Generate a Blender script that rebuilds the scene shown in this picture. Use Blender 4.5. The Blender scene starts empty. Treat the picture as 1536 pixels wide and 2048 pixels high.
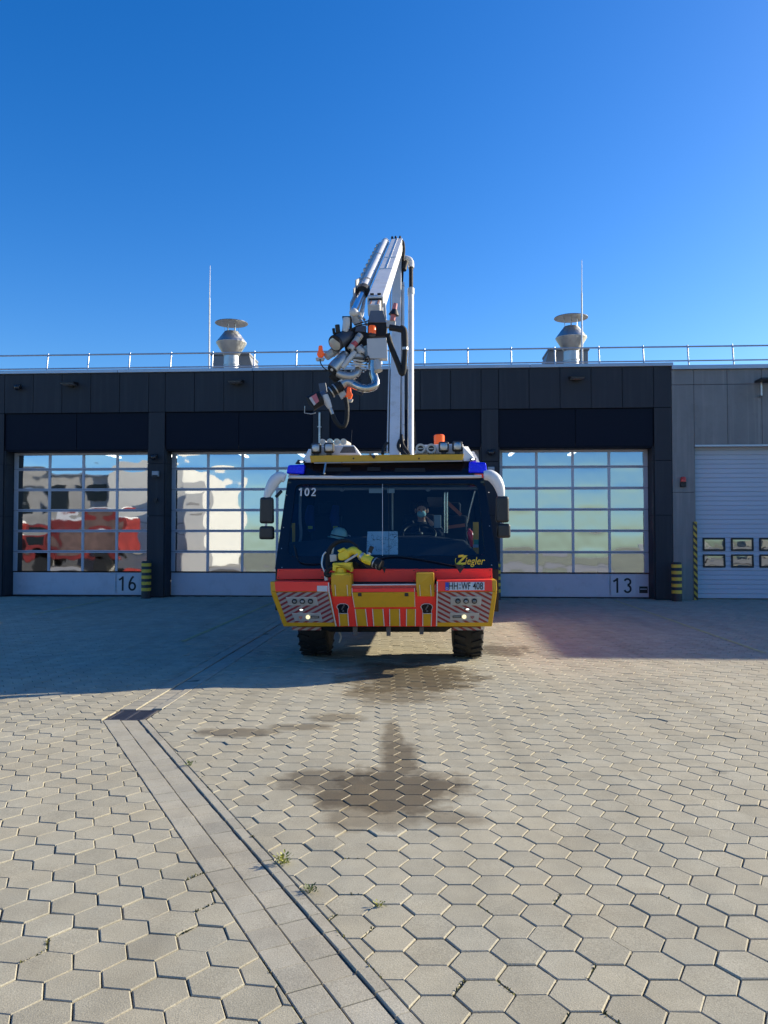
import bpy, bmesh, math, random
from mathutils import Vector, Matrix
random.seed(7)
SC = bpy.context.scene
COL = SC.collection
R = math.radians

# ---------------------------------------------------------------- camera, sky, sun, exposure
F, CAMH, PIT = 1560.0, 1.70, R(1.69)
cam = bpy.data.cameras.new('camera'); co = bpy.data.objects.new('camera', cam); COL.objects.link(co)
cam.sensor_fit = 'VERTICAL'; cam.sensor_height = 36.0; cam.lens = F / 2048 * 36.0
cam.clip_start = 0.05; cam.clip_end = 3000
co.location = (0, 0, CAMH); co.rotation_euler = (R(90) + PIT, 0, 0)
SC.camera = co
SUN = Vector((2.25, 0.85, 1.0)).normalized()
EL = math.asin(SUN.z); AZ = math.atan2(SUN.x, SUN.y)
w = bpy.data.worlds.new('World'); SC.world = w; w.use_nodes = True
nt = w.node_tree; nt.nodes.clear()
sky = nt.nodes.new('ShaderNodeTexSky'); sky.sky_type = 'NISHITA'; sky.sun_disc = False
sky.sun_elevation = EL; sky.sun_rotation = AZ; sky.altitude = 0; sky.air_density = 1.0; sky.dust_density = 0.7; sky.ozone_density = 1.5
hs = nt.nodes.new('ShaderNodeHueSaturation'); hs.inputs['Saturation'].default_value = 1.29; hs.inputs['Hue'].default_value = 0.512
bg = nt.nodes.new('ShaderNodeBackground'); bg.inputs['Strength'].default_value = 0.102
wo = nt.nodes.new('ShaderNodeOutputWorld')
tnt = nt.nodes.new('ShaderNodeMix'); tnt.data_type = 'RGBA'; tnt.blend_type = 'MULTIPLY'; tnt.inputs[0].default_value = 1.0; tnt.inputs[7].default_value = (0.75, 0.93, 1.10, 1)
nt.links.new(sky.outputs[0], tnt.inputs[6]); nt.links.new(tnt.outputs[2], hs.inputs['Color']); nt.links.new(hs.outputs[0], bg.inputs[0]); nt.links.new(bg.outputs[0], wo.inputs[0])
sl = bpy.data.lights.new('sun', 'SUN'); sl.energy = 5.0; sl.angle = R(0.53); sl.color = (1.0, 0.88, 0.67)
so = bpy.data.objects.new('sun', sl); COL.objects.link(so)
so.rotation_euler = SUN.to_track_quat('Z', 'Y').to_euler(); so.location = SUN * 60
vs = SC.view_settings; vs.view_transform = 'Standard'; vs.look = 'None'; vs.exposure = 0.90; vs.gamma = 1.0; vs.use_curve_mapping = False
SC.cycles.max_bounces = 8; SC.cycles.transparent_max_bounces = 16; SC.cycles.caustics_reflective = True

# ---------------------------------------------------------------- materials
MATS = {}
def _n(t, typ, **kw):
    n = t.nodes.new(typ)
    for k, v in kw.items():
        if k in n.inputs: n.inputs[k].default_value = v
        else: setattr(n, k, v)
    return n
def _m(t, op, a, b=None, clamp=False):
    n = t.nodes.new('ShaderNodeMath'); n.operation = op; n.use_clamp = clamp
    for i, x in enumerate((a, b)):
        if x is None: continue
        if isinstance(x, (int, float)): n.inputs[i].default_value = x
        else: t.links.new(x, n.inputs[i])
    return n.outputs[0]
def mat(name, col, rough=0.5, metal=0.0, var=0.12, scale=4.0, bump=0.0, bscale=60.0, rvar=0.12, emit=None, es=1.0, coat=0.0, trans=0.0, dirt=None, dirtamt=0.0, spec=0.5, rnd=0.0):
    if name in MATS: return MATS[name]
    m = bpy.data.materials.new(name); m.use_nodes = True; t = m.node_tree
    p = t.nodes['Principled BSDF']
    p.inputs['Metallic'].default_value = metal; p.inputs['Coat Weight'].default_value = coat; p.inputs['Coat Roughness'].default_value = 0.06
    p.inputs['Specular IOR Level'].default_value = spec
    tc = _n(t, 'ShaderNodeTexCoord')
    no = _n(t, 'ShaderNodeTexNoise'); no.inputs['Scale'].default_value = scale; no.inputs['Detail'].default_value = 6; no.inputs['Roughness'].default_value = 0.6
    t.links.new(tc.outputs['Object'], no.inputs['Vector'])
    rp = _n(t, 'ShaderNodeMapRange'); rp.inputs[1].default_value = 0.25; rp.inputs[2].default_value = 0.75; rp.inputs[3].default_value = 1 - var; rp.inputs[4].default_value = 1 + var
    t.links.new(no.outputs['Fac'], rp.inputs[0])
    fac = rp.outputs[0]
    if rnd:
        oi = _n(t, 'ShaderNodeObjectInfo')
        rr_ = _n(t, 'ShaderNodeMapRange'); rr_.inputs[3].default_value = 1 - rnd; rr_.inputs[4].default_value = 1 + rnd
        t.links.new(oi.outputs['Random'], rr_.inputs[0]); fac = _m(t, 'MULTIPLY', fac, rr_.outputs[0])
    mx = _n(t, 'ShaderNodeMix', data_type='RGBA', blend_type='MULTIPLY'); mx.inputs[0].default_value = 1.0
    mx.inputs[6].default_value = (*col, 1); t.links.new(fac, mx.inputs[7])
    out = mx.outputs[2]
    if dirt:
        n2 = _n(t, 'ShaderNodeTexNoise'); n2.inputs['Scale'].default_value = scale * 2.3; n2.inputs['Detail'].default_value = 8; n2.inputs['Roughness'].default_value = 0.7
        t.links.new(tc.outputs['Object'], n2.inputs['Vector'])
        r2 = _n(t, 'ShaderNodeMapRange'); r2.inputs[1].default_value = 0.52; r2.inputs[2].default_value = 0.74; r2.inputs[3].default_value = 0; r2.inputs[4].default_value = dirtamt
        t.links.new(n2.outputs['Fac'], r2.inputs[0])
        m2 = _n(t, 'ShaderNodeMix', data_type='RGBA'); t.links.new(r2.outputs[0], m2.inputs[0]); t.links.new(out, m2.inputs[6]); m2.inputs[7].default_value = (*dirt, 1)
        out = m2.outputs[2]
    if name == 'anthracite_cladding' or name == 'grey_concrete_panel':
        mp = _n(t, 'ShaderNodeMapping'); mp.inputs['Scale'].default_value = (9, 9, 0.45); ge = _n(t, 'ShaderNodeNewGeometry'); t.links.new(ge.outputs['Position'], mp.inputs['Vector'])
        n3 = _n(t, 'ShaderNodeTexNoise'); n3.inputs['Scale'].default_value = 1.0; n3.inputs['Detail'].default_value = 6; t.links.new(mp.outputs[0], n3.inputs['Vector'])
        r3 = _n(t, 'ShaderNodeMapRange'); r3.inputs[1].default_value = 0.5; r3.inputs[2].default_value = 0.75; r3.inputs[3].default_value = 0; r3.inputs[4].default_value = 0.5; t.links.new(n3.outputs['Fac'], r3.inputs[0])
        m3 = _n(t, 'ShaderNodeMix', data_type='RGBA'); t.links.new(r3.outputs[0], m3.inputs[0]); t.links.new(out, m3.inputs[6]); m3.inputs[7].default_value = (col[0] * 1.7, col[1] * 1.65, col[2] * 1.55, 1); out = m3.outputs[2]
    t.links.new(out, p.inputs['Base Color'])
    rg = _n(t, 'ShaderNodeMapRange'); rg.inputs[1].default_value = 0.3; rg.inputs[2].default_value = 0.7; rg.inputs[3].default_value = max(0.02, rough - rvar * rough); rg.inputs[4].default_value = min(1, rough + rvar)
    t.links.new(no.outputs['Fac'], rg.inputs[0]); t.links.new(rg.outputs[0], p.inputs['Roughness'])
    if bump:
        nb = _n(t, 'ShaderNodeTexNoise'); nb.inputs['Scale'].default_value = bscale; nb.inputs['Detail'].default_value = 4
        t.links.new(tc.outputs['Object'], nb.inputs['Vector'])
        bp = _n(t, 'ShaderNodeBump'); bp.inputs['Strength'].default_value = bump; bp.inputs['Distance'].default_value = 0.01
        t.links.new(nb.outputs['Fac'], bp.inputs['Height']); t.links.new(bp.outputs[0], p.inputs['Normal'])
    if emit: p.inputs['Emission Color'].default_value = (*emit, 1); p.inputs['Emission Strength'].default_value = es
    if trans: p.inputs['Transmission Weight'].default_value = trans
    MATS[name] = m; return m

def glassmat(name, tint, refl, fres=False, wave=0.0, wscale=2.0, gcol=(0.9, 0.93, 0.96)):
    m = bpy.data.materials.new(name); m.use_nodes = True; t = m.node_tree; t.nodes.clear()
    o = _n(t, 'ShaderNodeOutputMaterial'); tr = _n(t, 'ShaderNodeBsdfTransparent'); tr.inputs[0].default_value = (*tint, 1)
    gl = _n(t, 'ShaderNodeBsdfGlossy'); gl.inputs['Roughness'].default_value = 0.022 if wave else 0.012; gl.inputs[0].default_value = (*gcol, 1)
    mx = _n(t, 'ShaderNodeMixShader'); mx.inputs[0].default_value = refl
    if fres:
        fr = _n(t, 'ShaderNodeFresnel'); fr.inputs[0].default_value = 1.5
        t.links.new(_m(t, 'MULTIPLY', fr.outputs[0], refl), mx.inputs[0])
    if wave:
        tc = _n(t, 'ShaderNodeTexCoord'); nb = _n(t, 'ShaderNodeTexNoise'); nb.inputs['Scale'].default_value = wscale; nb.inputs['Detail'].default_value = 1.5; nb.inputs['Roughness'].default_value = 0.4
        ge = _n(t, 'ShaderNodeNewGeometry'); t.links.new(ge.outputs['Position'], nb.inputs['Vector'])
        bp = _n(t, 'ShaderNodeBump'); bp.inputs['Strength'].default_value = 1.0; bp.inputs['Distance'].default_value = wave
        t.links.new(nb.outputs['Fac'], bp.inputs['Height']); t.links.new(bp.outputs[0], gl.inputs['Normal'])
    t.links.new(tr.outputs[0], mx.inputs[1]); t.links.new(gl.outputs[0], mx.inputs[2]); t.links.new(mx.outputs[0], o.inputs[0])
    MATS[name] = m; return m

def stripemat(name, ca, cb, dirx, dirz, period, duty=0.5, rough=0.35, emis=0.0, off=0.0):
    """flat printed diagonal stripes in object x/z"""
    m = bpy.data.materials.new(name); m.use_nodes = True; t = m.node_tree; p = t.nodes['Principled BSDF']
    tc = _n(t, 'ShaderNodeTexCoord'); sx = _n(t, 'ShaderNodeSeparateXYZ'); t.links.new(tc.outputs['Object'], sx.inputs[0])
    s = _m(t, 'ADD', _m(t, 'MULTIPLY', sx.outputs[0], dirx), _m(t, 'MULTIPLY', sx.outputs[2], dirz))
    s = _m(t, 'FRACT', _m(t, 'ADD', _m(t, 'DIVIDE', s, period), 50 + off))
    g = _m(t, 'GREATER_THAN', s, duty)
    no = _n(t, 'ShaderNodeTexNoise'); no.inputs['Scale'].default_value = 9; no.inputs['Detail'].default_value = 6; t.links.new(tc.outputs['Object'], no.inputs['Vector'])
    mx = _n(t, 'ShaderNodeMix', data_type='RGBA'); t.links.new(g, mx.inputs[0]); mx.inputs[6].default_value = (*ca, 1); mx.inputs[7].default_value = (*cb, 1)
    m2 = _n(t, 'ShaderNodeMix', data_type='RGBA', blend_type='MULTIPLY'); m2.inputs[0].default_value = 0.35
    t.links.new(mx.outputs[2], m2.inputs[6]); t.links.new(no.outputs['Fac'], m2.inputs[7]); t.links.new(m2.outputs[2], p.inputs['Base Color'])
    p.inputs['Roughness'].default_value = rough
    MATS[name] = m; return m

def pavermat(name, col, wet=True):
    m = bpy.data.materials.new(name); m.use_nodes = True; t = m.node_tree; p = t.nodes['Principled BSDF']
    ge = _n(t, 'ShaderNodeNewGeometry'); oi = _n(t, 'ShaderNodeObjectInfo')
    pos = ge.outputs['Position']
    def noise(sc, det=5, ro=0.6):
        n = _n(t, 'ShaderNodeTexNoise'); n.inputs['Scale'].default_value = sc; n.inputs['Detail'].default_value = det; n.inputs['Roughness'].default_value = ro
        t.links.new(pos, n.inputs['Vector']); return n.outputs['Fac']
    def mr(x, a, b, c, d):
        n = _n(t, 'ShaderNodeMapRange'); t.links.new(x, n.inputs[0])
        for i, v in enumerate((a, b, c, d)): n.inputs[i + 1].default_value = v
        return n.outputs[0]
    rnd = _m(t, 'FRACT', _m(t, 'ADD', _m(t, 'ADD', ge.outputs['Random Per Island'], oi.outputs['Random']), 0.13))
    f = _m(t, 'MULTIPLY', mr(rnd, 0, 1, 0.93, 1.06), mr(noise(5.5), 0.3, 0.7, 0.90, 1.08))
    odd = _m(t, 'GREATER_THAN', _m(t, 'FRACT', _m(t, 'MULTIPLY', rnd, 7.31)), 0.90)
    f = _m(t, 'MULTIPLY', f, _m(t, 'SUBTRACT', 1.0, _m(t, 'MULTIPLY', odd, 0.06)))
    f = _m(t, 'MULTIPLY', f, mr(noise(0.55, 3), 0.3, 0.7, 0.93, 1.06))
    f = _m(t, 'MULTIPLY', f, mr(noise(190, 2), 0.3, 0.7, 0.72, 1.22))
    vo = _n(t, 'ShaderNodeTexVoronoi'); vo.inputs['Scale'].default_value = 75; t.links.new(pos, vo.inputs['Vector'])
    pit = mr(vo.outputs['Distance'], 0.05, 0.16, 0.62, 1.0)
    pitmask = mr(noise(14, 3), 0.55, 0.62, 0, 1)
    f = _m(t, 'MULTIPLY', f, _m(t, 'SUBTRACT', 1.0, _m(t, 'MULTIPLY', pitmask, _m(t, 'SUBTRACT', 1.0, pit))))
    mp = _n(t, 'ShaderNodeMapping'); mp.inputs['Scale'].default_value = (2.4, 0.16, 1); mp.inputs['Rotation'].default_value = (0, 0, R(9)); t.links.new(pos, mp.inputs['Vector'])
    nt_ = _n(t, 'ShaderNodeTexNoise'); nt_.inputs['Scale'].default_value = 1.0; nt_.inputs['Detail'].default_value = 5; t.links.new(mp.outputs[0], nt_.inputs['Vector'])
    f = _m(t, 'MULTIPLY', f, mr(nt_.outputs['Fac'], 0.52, 0.72, 1.0, 0.86))
    sp = _n(t, 'ShaderNodeTexVoronoi'); sp.inputs['Scale'].default_value = 1.1; t.links.new(pos, sp.inputs['Vector'])
    f = _m(t, 'MULTIPLY', f, mr(_m(t, 'ADD', sp.outputs['Distance'], _m(t, 'MULTIPLY', noise(18, 3), 0.10)), 0.085, 0.125, 0.74, 1.0))
    if wet:
        sx = _n(t, 'ShaderNodeSeparateXYZ'); t.links.new(pos, sx.inputs[0])
        total = None
        n1 = _m(t, 'ADD', _m(t, 'MULTIPLY', noise(2.3, 6, 0.65), 1.9), _m(t, 'MULTIPLY', noise(9, 4, 0.6), 0.6))
        for (cx, cy, rx, ry, k) in WET:
            dx = _m(t, 'DIVIDE', _m(t, 'SUBTRACT', sx.outputs[0], cx), rx); dy = _m(t, 'DIVIDE', _m(t, 'SUBTRACT', sx.outputs[1], cy), ry)
            d = _m(t, 'SQRT', _m(t, 'ADD', _m(t, 'MULTIPLY', dx, dx), _m(t, 'MULTIPLY', dy, dy)))
            e = _m(t, 'SUBTRACT', 1.0 + 1.25, _m(t, 'ADD', d, n1))
            e = _m(t, 'MULTIPLY', mr(e, -0.12, 0.34, 0, 1), k)
            total = e if total is None else _m(t, 'MAXIMUM', total, e)
        f = _m(t, 'MULTIPLY', f, _m(t, 'SUBTRACT', 1.0, _m(t, 'MULTIPLY', total, 0.58)))
        t.links.new(_m(t, 'SUBTRACT', 0.88, _m(t, 'MULTIPLY', total, 0.45)), p.inputs['Roughness'])
    else:
        p.inputs['Roughness'].default_value = 0.88
    # slow warm/cool drift between pavers
    cm = _n(t, 'ShaderNodeMix', data_type='RGBA'); t.links.new(mr(noise(1.7, 4), 0.35, 0.65, 0, 1), cm.inputs[0])
    cm.inputs[6].default_value = (col[0] * 1.015, col[1] * 1.0, col[2] * 0.97, 1); cm.inputs[7].default_value = (col[0] * 0.98, col[1] * 1.0, col[2] * 1.02, 1)
    mx = _n(t, 'ShaderNodeMix', data_type='RGBA', blend_type='MULTIPLY'); mx.inputs[0].default_value = 1
    t.links.new(cm.outputs[2], mx.inputs[6]); t.links.new(f, mx.inputs[7]); outc = mx.outputs[2]
    if wet:
        tn = _n(t, 'ShaderNodeMix', data_type='RGBA', blend_type='MULTIPLY'); t.links.new(total, tn.inputs[0]); t.links.new(outc, tn.inputs[6]); tn.inputs[7].default_value = (1.0, 0.90, 0.76, 1); outc = tn.outputs[2]
    t.links.new(outc, p.inputs['Base Color'])
    p.inputs['Specular IOR Level'].default_value = 0.3
    bp = _n(t, 'ShaderNodeBump'); bp.inputs['Strength'].default_value = 0.35; bp.inputs['Distance'].default_value = 0.004
    t.links.new(_m(t, 'ADD', noise(160, 3), _m(t, 'MULTIPLY', noise(26, 3), 0.6)), bp.inputs['Height']); t.links.new(bp.outputs[0], p.inputs['Normal'])
    MATS[name] = m; return m

WET = [(0.04, 5.25, 0.52, 0.55, 1.0), (-0.42, 5.45, 0.36, 0.34, 0.75), (-0.05, 4.72, 0.32, 0.20, 0.6), (0.13, 5.95, 0.17, 0.6, 0.9), (0.08, 6.6, 0.11, 0.55, 0.7), (0.30, 9.4, 0.85, 1.2, 1.0), (0.15, 8.3, 0.55, 0.45, 0.7),
       (-1.25, 6.75, 0.42, 0.16, 0.75), (-0.75, 6.95, 0.30, 0.14, 0.6), (-0.45, 7.3, 0.25, 0.18, 0.6), (1.7, 11.6, 0.5, 0.6, 0.8), (0.40, 4.75, 0.22, 0.16, 0.5)]

# ---------------------------------------------------------------- mesh builder
class MB:
    def __init__(s): s.v = []; s.f = []
    def add(s, vs, fs):
        b = len(s.v); s.v += [tuple(x) for x in vs]; s.f += [tuple(i + b for i in f) for f in fs]; return s
    def poly(s, pts): return s.add(pts, [tuple(range(len(pts)))])
    def prism(s, A, B):
        n = len(A); fs = [tuple(range(n)), tuple(range(2 * n - 1, n - 1, -1))]
        fs += [(i, n + i, n + (i + 1) % n, (i + 1) % n) for i in range(n)]
        return s.add(list(A) + list(B), fs)
    def box(s, c, d, rot=None):
        x, y, z = (k / 2 for k in d); P = [(-x, -y, -z), (x, -y, -z), (x, y, -z), (-x, y, -z), (-x, -y, z), (x, -y, z), (x, y, z), (-x, y, z)]
        M = rot if rot is not None else Matrix.Identity(3)
        P = [Vector(c) + M @ Vector(p) for p in P]
        return s.add(P, [(0, 3, 2, 1), (4, 5, 6, 7), (0, 1, 5, 4), (1, 2, 6, 5), (2, 3, 7, 6), (3, 0, 4, 7)])
    def bx(s, x0, x1, y0, y1, z0, z1): return s.box(((x0 + x1) / 2, (y0 + y1) / 2, (z0 + z1) / 2), (abs(x1 - x0), abs(y1 - y0), abs(z1 - z0)))
    def beam(s, a, b, wx, wz, up=(0, 0, 1)):
        a, b = Vector(a), Vector(b); d = (b - a).normalized(); u = Vector(up); x = d.cross(u)
        if x.length < 1e-4: x = d.cross(Vector((1, 0, 0)))
        x.normalize(); z = x.cross(d).normalized(); A = []; B = []
        for sx, sz in ((-1, -1), (1, -1), (1, 1), (-1, 1)):
            o = x * wx / 2 * sx + z * wz / 2 * sz; A.append(a + o); B.append(b + o)
        return s.prism(A, B)
    def tube(s, path, r, n=12, cap=True, smooth=0):
        pts = [Vector(p) for p in path]
        if smooth and len(pts) > 2:
            rs0 = r if isinstance(r, (list, tuple)) else [r] * len(pts); P = [pts[0]] + pts + [pts[-1]]; o = []; ro = []
            for i in range(1, len(P) - 2):
                for k in range(smooth):
                    u = k / smooth; a, b, c, d = P[i - 1], P[i], P[i + 1], P[i + 2]
                    o.append(0.5 * ((2 * b) + (c - a) * u + (2 * a - 5 * b + 4 * c - d) * u * u + (3 * b - a - 3 * c + d) * u ** 3)); ro.append(rs0[i - 1] * (1 - u) + rs0[i] * u)
            o.append(pts[-1]); ro.append(rs0[-1]); pts = o; r = ro
        rs = r if isinstance(r, (list, tuple)) else [r] * len(pts)
        t0 = (pts[1] - pts[0]).normalized(); up = Vector((0, 0, 1)) if abs(t0.z) < 0.9 else Vector((1, 0, 0)); nrm = t0.cross(up).normalized()
        V = []; Fc = []
        for i, p in enumerate(pts):
            t = (pts[min(i + 1, len(pts) - 1)] - pts[max(i - 1, 0)]).normalized()
            nrm = (nrm - t * nrm.dot(t)).normalized(); bi = t.cross(nrm)
            for k in range(n):
                a = 2 * math.pi * k / n; V.append(p + (nrm * math.cos(a) + bi * math.sin(a)) * rs[i])
        for i in range(len(pts) - 1):
            for k in range(n): Fc.append((i * n + k, i * n + (k + 1) % n, (i + 1) * n + (k + 1) % n, (i + 1) * n + k))
        if cap: Fc.append(tuple(range(n))); Fc.append(tuple(range((len(pts) - 1) * n + n - 1, (len(pts) - 1) * n - 1, -1)))
        return s.add(V, Fc)
    def cyl(s, a, b, r, r2=None, n=20): return s.tube([a, b], [r, r2 if r2 is not None else r], n)
    def lathe(s, prof, a, axis=(0, 0, 1), n=32, cap=True):
        a = Vector(a); ax = Vector(axis).normalized(); s0 = [(a + ax * h) for h, r in prof]
        x = ax.cross(Vector((0, 0, 1)) if abs(ax.z) < 0.9 else Vector((1, 0, 0))).normalized(); y = ax.cross(x)
        V = []; Fc = []
        for (h, r), c in zip(prof, s0):
            for k in range(n):
                t = 2 * math.pi * k / n; V.append(c + (x * math.cos(t) + y * math.sin(t)) * max(r, 1e-4))
        for i in range(len(prof) - 1):
            for k in range(n): Fc.append((i * n + k, i * n + (k + 1) % n, (i + 1) * n + (k + 1) % n, (i + 1) * n + k))
        if cap: Fc.append(tuple(range(n))); Fc.append(tuple(range(len(V) - 1, len(V) - n - 1, -1)))
        return s.add(V, Fc)
    def ball(s, c, rad, n=16, m=10, rot=None):
        V = []; Fc = []; M = rot if rot is not None else Matrix.Identity(3); rad = rad if isinstance(rad, (tuple, list)) else (rad,) * 3
        for i in range(m + 1):
            ph = math.pi * i / m
            for k in range(n):
                th = 2 * math.pi * k / n; V.append(Vector(c) + M @ Vector((rad[0] * math.sin(ph) * math.cos(th), rad[1] * math.sin(ph) * math.sin(th), rad[2] * math.cos(ph))))
        for i in range(m):
            for k in range(n): Fc.append((i * n + k, i * n + (k + 1) % n, (i + 1) * n + (k + 1) % n, (i + 1) * n + k))
        return s.add(V, Fc)
    def mesh(s, name, m=None, smooth=None):
        me = bpy.data.meshes.new(name); me.from_pydata(s.v, [], s.f)
        b = bmesh.new(); b.from_mesh(me); bmesh.ops.remove_doubles(b, verts=b.verts, dist=1e-5)
        bmesh.ops.recalc_face_normals(b, faces=b.faces); b.to_mesh(me); b.free()
        if m: me.materials.append(m)
        if smooth is not None:
            for p in me.polygons: p.use_smooth = True
            me.set_sharp_from_angle(angle=R(smooth))
        return me
    def build(s, name, m, parent=None, smooth=None, bev=0.0, seg=2):
        return link(name, s.mesh(name, m, smooth), parent, bev, seg)
def link(name, me, parent=None, bev=0.0, seg=2):
    o = bpy.data.objects.new(name, me); COL.objects.link(o)
    if parent: o.parent = parent
    if bev:
        b = o.modifiers.new('bevel', 'BEVEL'); b.width = bev; b.segments = seg; b.limit_method = 'ANGLE'; b.angle_limit = R(40)
    return o
def tag(o, label, cat, group=None):
    o['label'] = label; o['category'] = cat
    if group: o['group'] = group
    return o
def struct(o): o['kind'] = 'structure'; return o
def thing(name, label, cat, loc=(0, 0, 0), rz=0.0, group=None):
    o = bpy.data.objects.new(name, None); COL.objects.link(o); o.location = loc; o.rotation_euler = (0, 0, rz); o.empty_display_size = 0.2
    return tag(o, label, cat, group)
_tm = {}
def text(name, s, size, loc, m, parent, rot=(R(90), 0, 0), ext=0.002, sx=1.0, shear=0.0, bold=0.0, align='CENTER'):
    cu = bpy.data.curves.new('tmp', 'FONT'); cu.body = s; cu.size = size; cu.extrude = ext; cu.align_x = align; cu.align_y = 'CENTER'; cu.shear = shear; cu.offset = bold
    to = bpy.data.objects.new('tmp', cu); COL.objects.link(to); bpy.context.view_layer.update()
    me = bpy.data.meshes.new_from_object(to.evaluated_get(bpy.context.evaluated_depsgraph_get())); bpy.data.objects.remove(to); bpy.data.curves.remove(cu)
    me.materials.clear(); me.materials.append(m)
    o = link(name, me, parent); o.location = loc; o.rotation_euler = rot; o.scale = (sx, 1, 1); return o

def digits(name, st_, h, loc, m, parent, rot=(R(90), 0, 0), wt=0.13, ext=0.002):
    """plain sans numerals of cap height h drawn as strokes"""
    mb = MB(); w_ = h * 0.55; x = 0.0; adv = h * 0.74; sw = h * wt
    tot = sum(adv for _ in st_) - (adv - w_)
    def stroke(pts, closed=False):
        n = len(pts); L = []; Rr = []
        for i in range(n):
            a = Vector(pts[i - 1] if (closed or i > 0) else pts[i]); b = Vector(pts[(i + 1) % n] if (closed or i < n - 1) else pts[i]); d = (b - a).normalized(); nn = Vector((-d.y, d.x)) * sw / 2
            L.append(Vector(pts[i]) + nn); Rr.append(Vector(pts[i]) - nn)
        for i in range(n if closed else n - 1):
            j = (i + 1) % n; q = [L[i], L[j], Rr[j], Rr[i]]; mb.prism([(p.x - tot / 2, p.y - h / 2, ext) for p in q], [(p.x - tot / 2, p.y - h / 2, 0) for p in q])
    def arc(cx, cy, rx, ry, a0, a1, n=18): return [(cx + rx * math.cos(R(a0 + (a1 - a0) * k / n)), cy + ry * math.sin(R(a0 + (a1 - a0) * k / n))) for k in range(n + 1)]
    e = sw / 2
    for ch in st_:
        if ch == '1': stroke([(x + w_ * .62, 0), (x + w_ * .62, h)]); stroke([(x + w_ * .62, h - e), (x + w_ * .42, h * .84), (x + w_ * .14, h * .76)])
        if ch == '0': stroke(arc(x + w_ / 2, h / 2, w_ / 2 - e, h / 2 - e, 0, 345, 23), True)
        if ch == '2': stroke(arc(x + w_ / 2, h * .71, w_ / 2 - e, h * .29 - e, 170, -35) + [(x + w_ * .5, h * .34), (x + e * .8, e), (x + w_, e)])
        if ch == '3': stroke(arc(x + w_ / 2, h * .74, w_ / 2 - e * 1.2, h * .26 - e, 160, -90, 14)); stroke(arc(x + w_ / 2, h * .27, w_ / 2 - e, h * .27 - e + .02 * h, 90, -160, 16))
        if ch == '4': stroke([(x + w_ * .68, 0), (x + w_ * .68, h)]); stroke([(x + w_ * .66, h - e), (x + e, h * .27), (x + w_, h * .27)])
        if ch == '5': stroke([(x + w_ * .9, h - e), (x + w_ * .2, h - e), (x + w_ * .14, h * .52)]); stroke(arc(x + w_ * .48, h * .3, w_ * .5 - e, h * .3 - e, 130, -150))
        if ch == '6': stroke(arc(x + w_ / 2, h * .31, w_ / 2 - e, h * .31 - e, 0, 345, 23), True); stroke([(x + e, h * .33), (x + w_ * .16, h * .56), (x + w_ * .42, h * .86), (x + w_ * .66, h)])
        x += adv
    o = link(name, mb.mesh(name, m), parent); o.location = loc; o.rotation_euler = rot; return o
def clip(poly, p, nrm):
    out = []
    for i in range(len(poly)):
        a, b = poly[i], poly[(i + 1) % len(poly)]
        da = (a[0] - p[0]) * nrm[0] + (a[1] - p[1]) * nrm[1]; db = (b[0] - p[0]) * nrm[0] + (b[1] - p[1]) * nrm[1]
        if da >= 0: out.append(a)
        if (da >= 0) != (db >= 0):
            t = da / (da - db); out.append((a[0] + (b[0] - a[0]) * t, a[1] + (b[1] - a[1]) * t))
    return out
def area(p): return abs(sum(p[i][0] * p[(i + 1) % len(p)][1] - p[(i + 1) % len(p)][0] * p[i][1] for i in range(len(p)))) / 2
def inset(poly, d):
    n = len(poly); out = []
    sgn = 1 if sum(poly[i][0] * poly[(i + 1) % n][1] - poly[(i + 1) % n][0] * poly[i][1] for i in range(n)) > 0 else -1
    for i in range(n):
        a, b, c = Vector(poly[i - 1]), Vector(poly[i]), Vector(poly[(i + 1) % n])
        e1 = (b - a); e2 = (c - b)
        if e1.length < 1e-5 or e2.length < 1e-5: continue
        e1.normalize(); e2.normalize(); n1 = Vector((-e1.y, e1.x)) * sgn; n2 = Vector((-e2.y, e2.x)) * sgn
        bis = n1 + n2; q = bis.dot(bis)
        out.append(tuple(b + bis * (2 * d / max(q, 0.9))))
    return out

#SITE
# ---------------------------------------------------------------- site frame
YAW = R(-3.3); CY, SY = math.cos(YAW), math.sin(YAW)
FY = 20.9                                   # facade crosses the view axis here
def site(u, wd, z=0.0): return (u * CY - wd * SY, FY + u * SY + wd * CY, z)

M_sand = mat('joint_sand', (0.12, 0.105, 0.08), 0.95, var=0.4, scale=14, bump=0.3, bscale=180)
M_pav = pavermat('concrete_paver', (0.378, 0.347, 0.262))
M_gut = pavermat('gutter_paver', (0.375, 0.347, 0.275), wet=False)
M_apron = mat('concrete_apron', (0.33, 0.31, 0.275), 0.9, var=0.15, scale=0.6, bump=0.2, bscale=60)
M_grass = mat('meadow', (0.27, 0.265, 0.16), 0.95, var=0.35, scale=0.08)
M_earth = mat('earth', (0.38, 0.36, 0.26), 0.95, var=0.2, scale=0.1)
M_line = mat('faded_yellow_paint', (0.42, 0.38, 0.16), 0.8, var=0.5, scale=6, dirt=(0.3, 0.28, 0.22), dirtamt=1.0)

g = MB().poly([(-1500, -1500, -0.06), (1500, -1500, -0.06), (1500, 1500, -0.06), (-1500, 1500, -0.06)]).build('ground', M_earth); struct(g)
a_ = MB().poly([(-70, -42, -0.045), (60, -42, -0.045), (60, 60, -0.045), (-70, 60, -0.045)]).build('apron', M_apron); struct(a_)
gf = MB().poly([(-400, -420, -0.03), (400, -420, -0.03), (400, -44, -0.03), (-400, -44, -0.03)]).build('grass_field', M_grass); struct(gf)
yard = MB().poly([(-17, 0.2, -0.0125), (17, 0.2, -0.0125), (17, 22.4, -0.0125), (-17, 22.4, -0.0125)]).build('paved_yard', M_sand); struct(yard)

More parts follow.
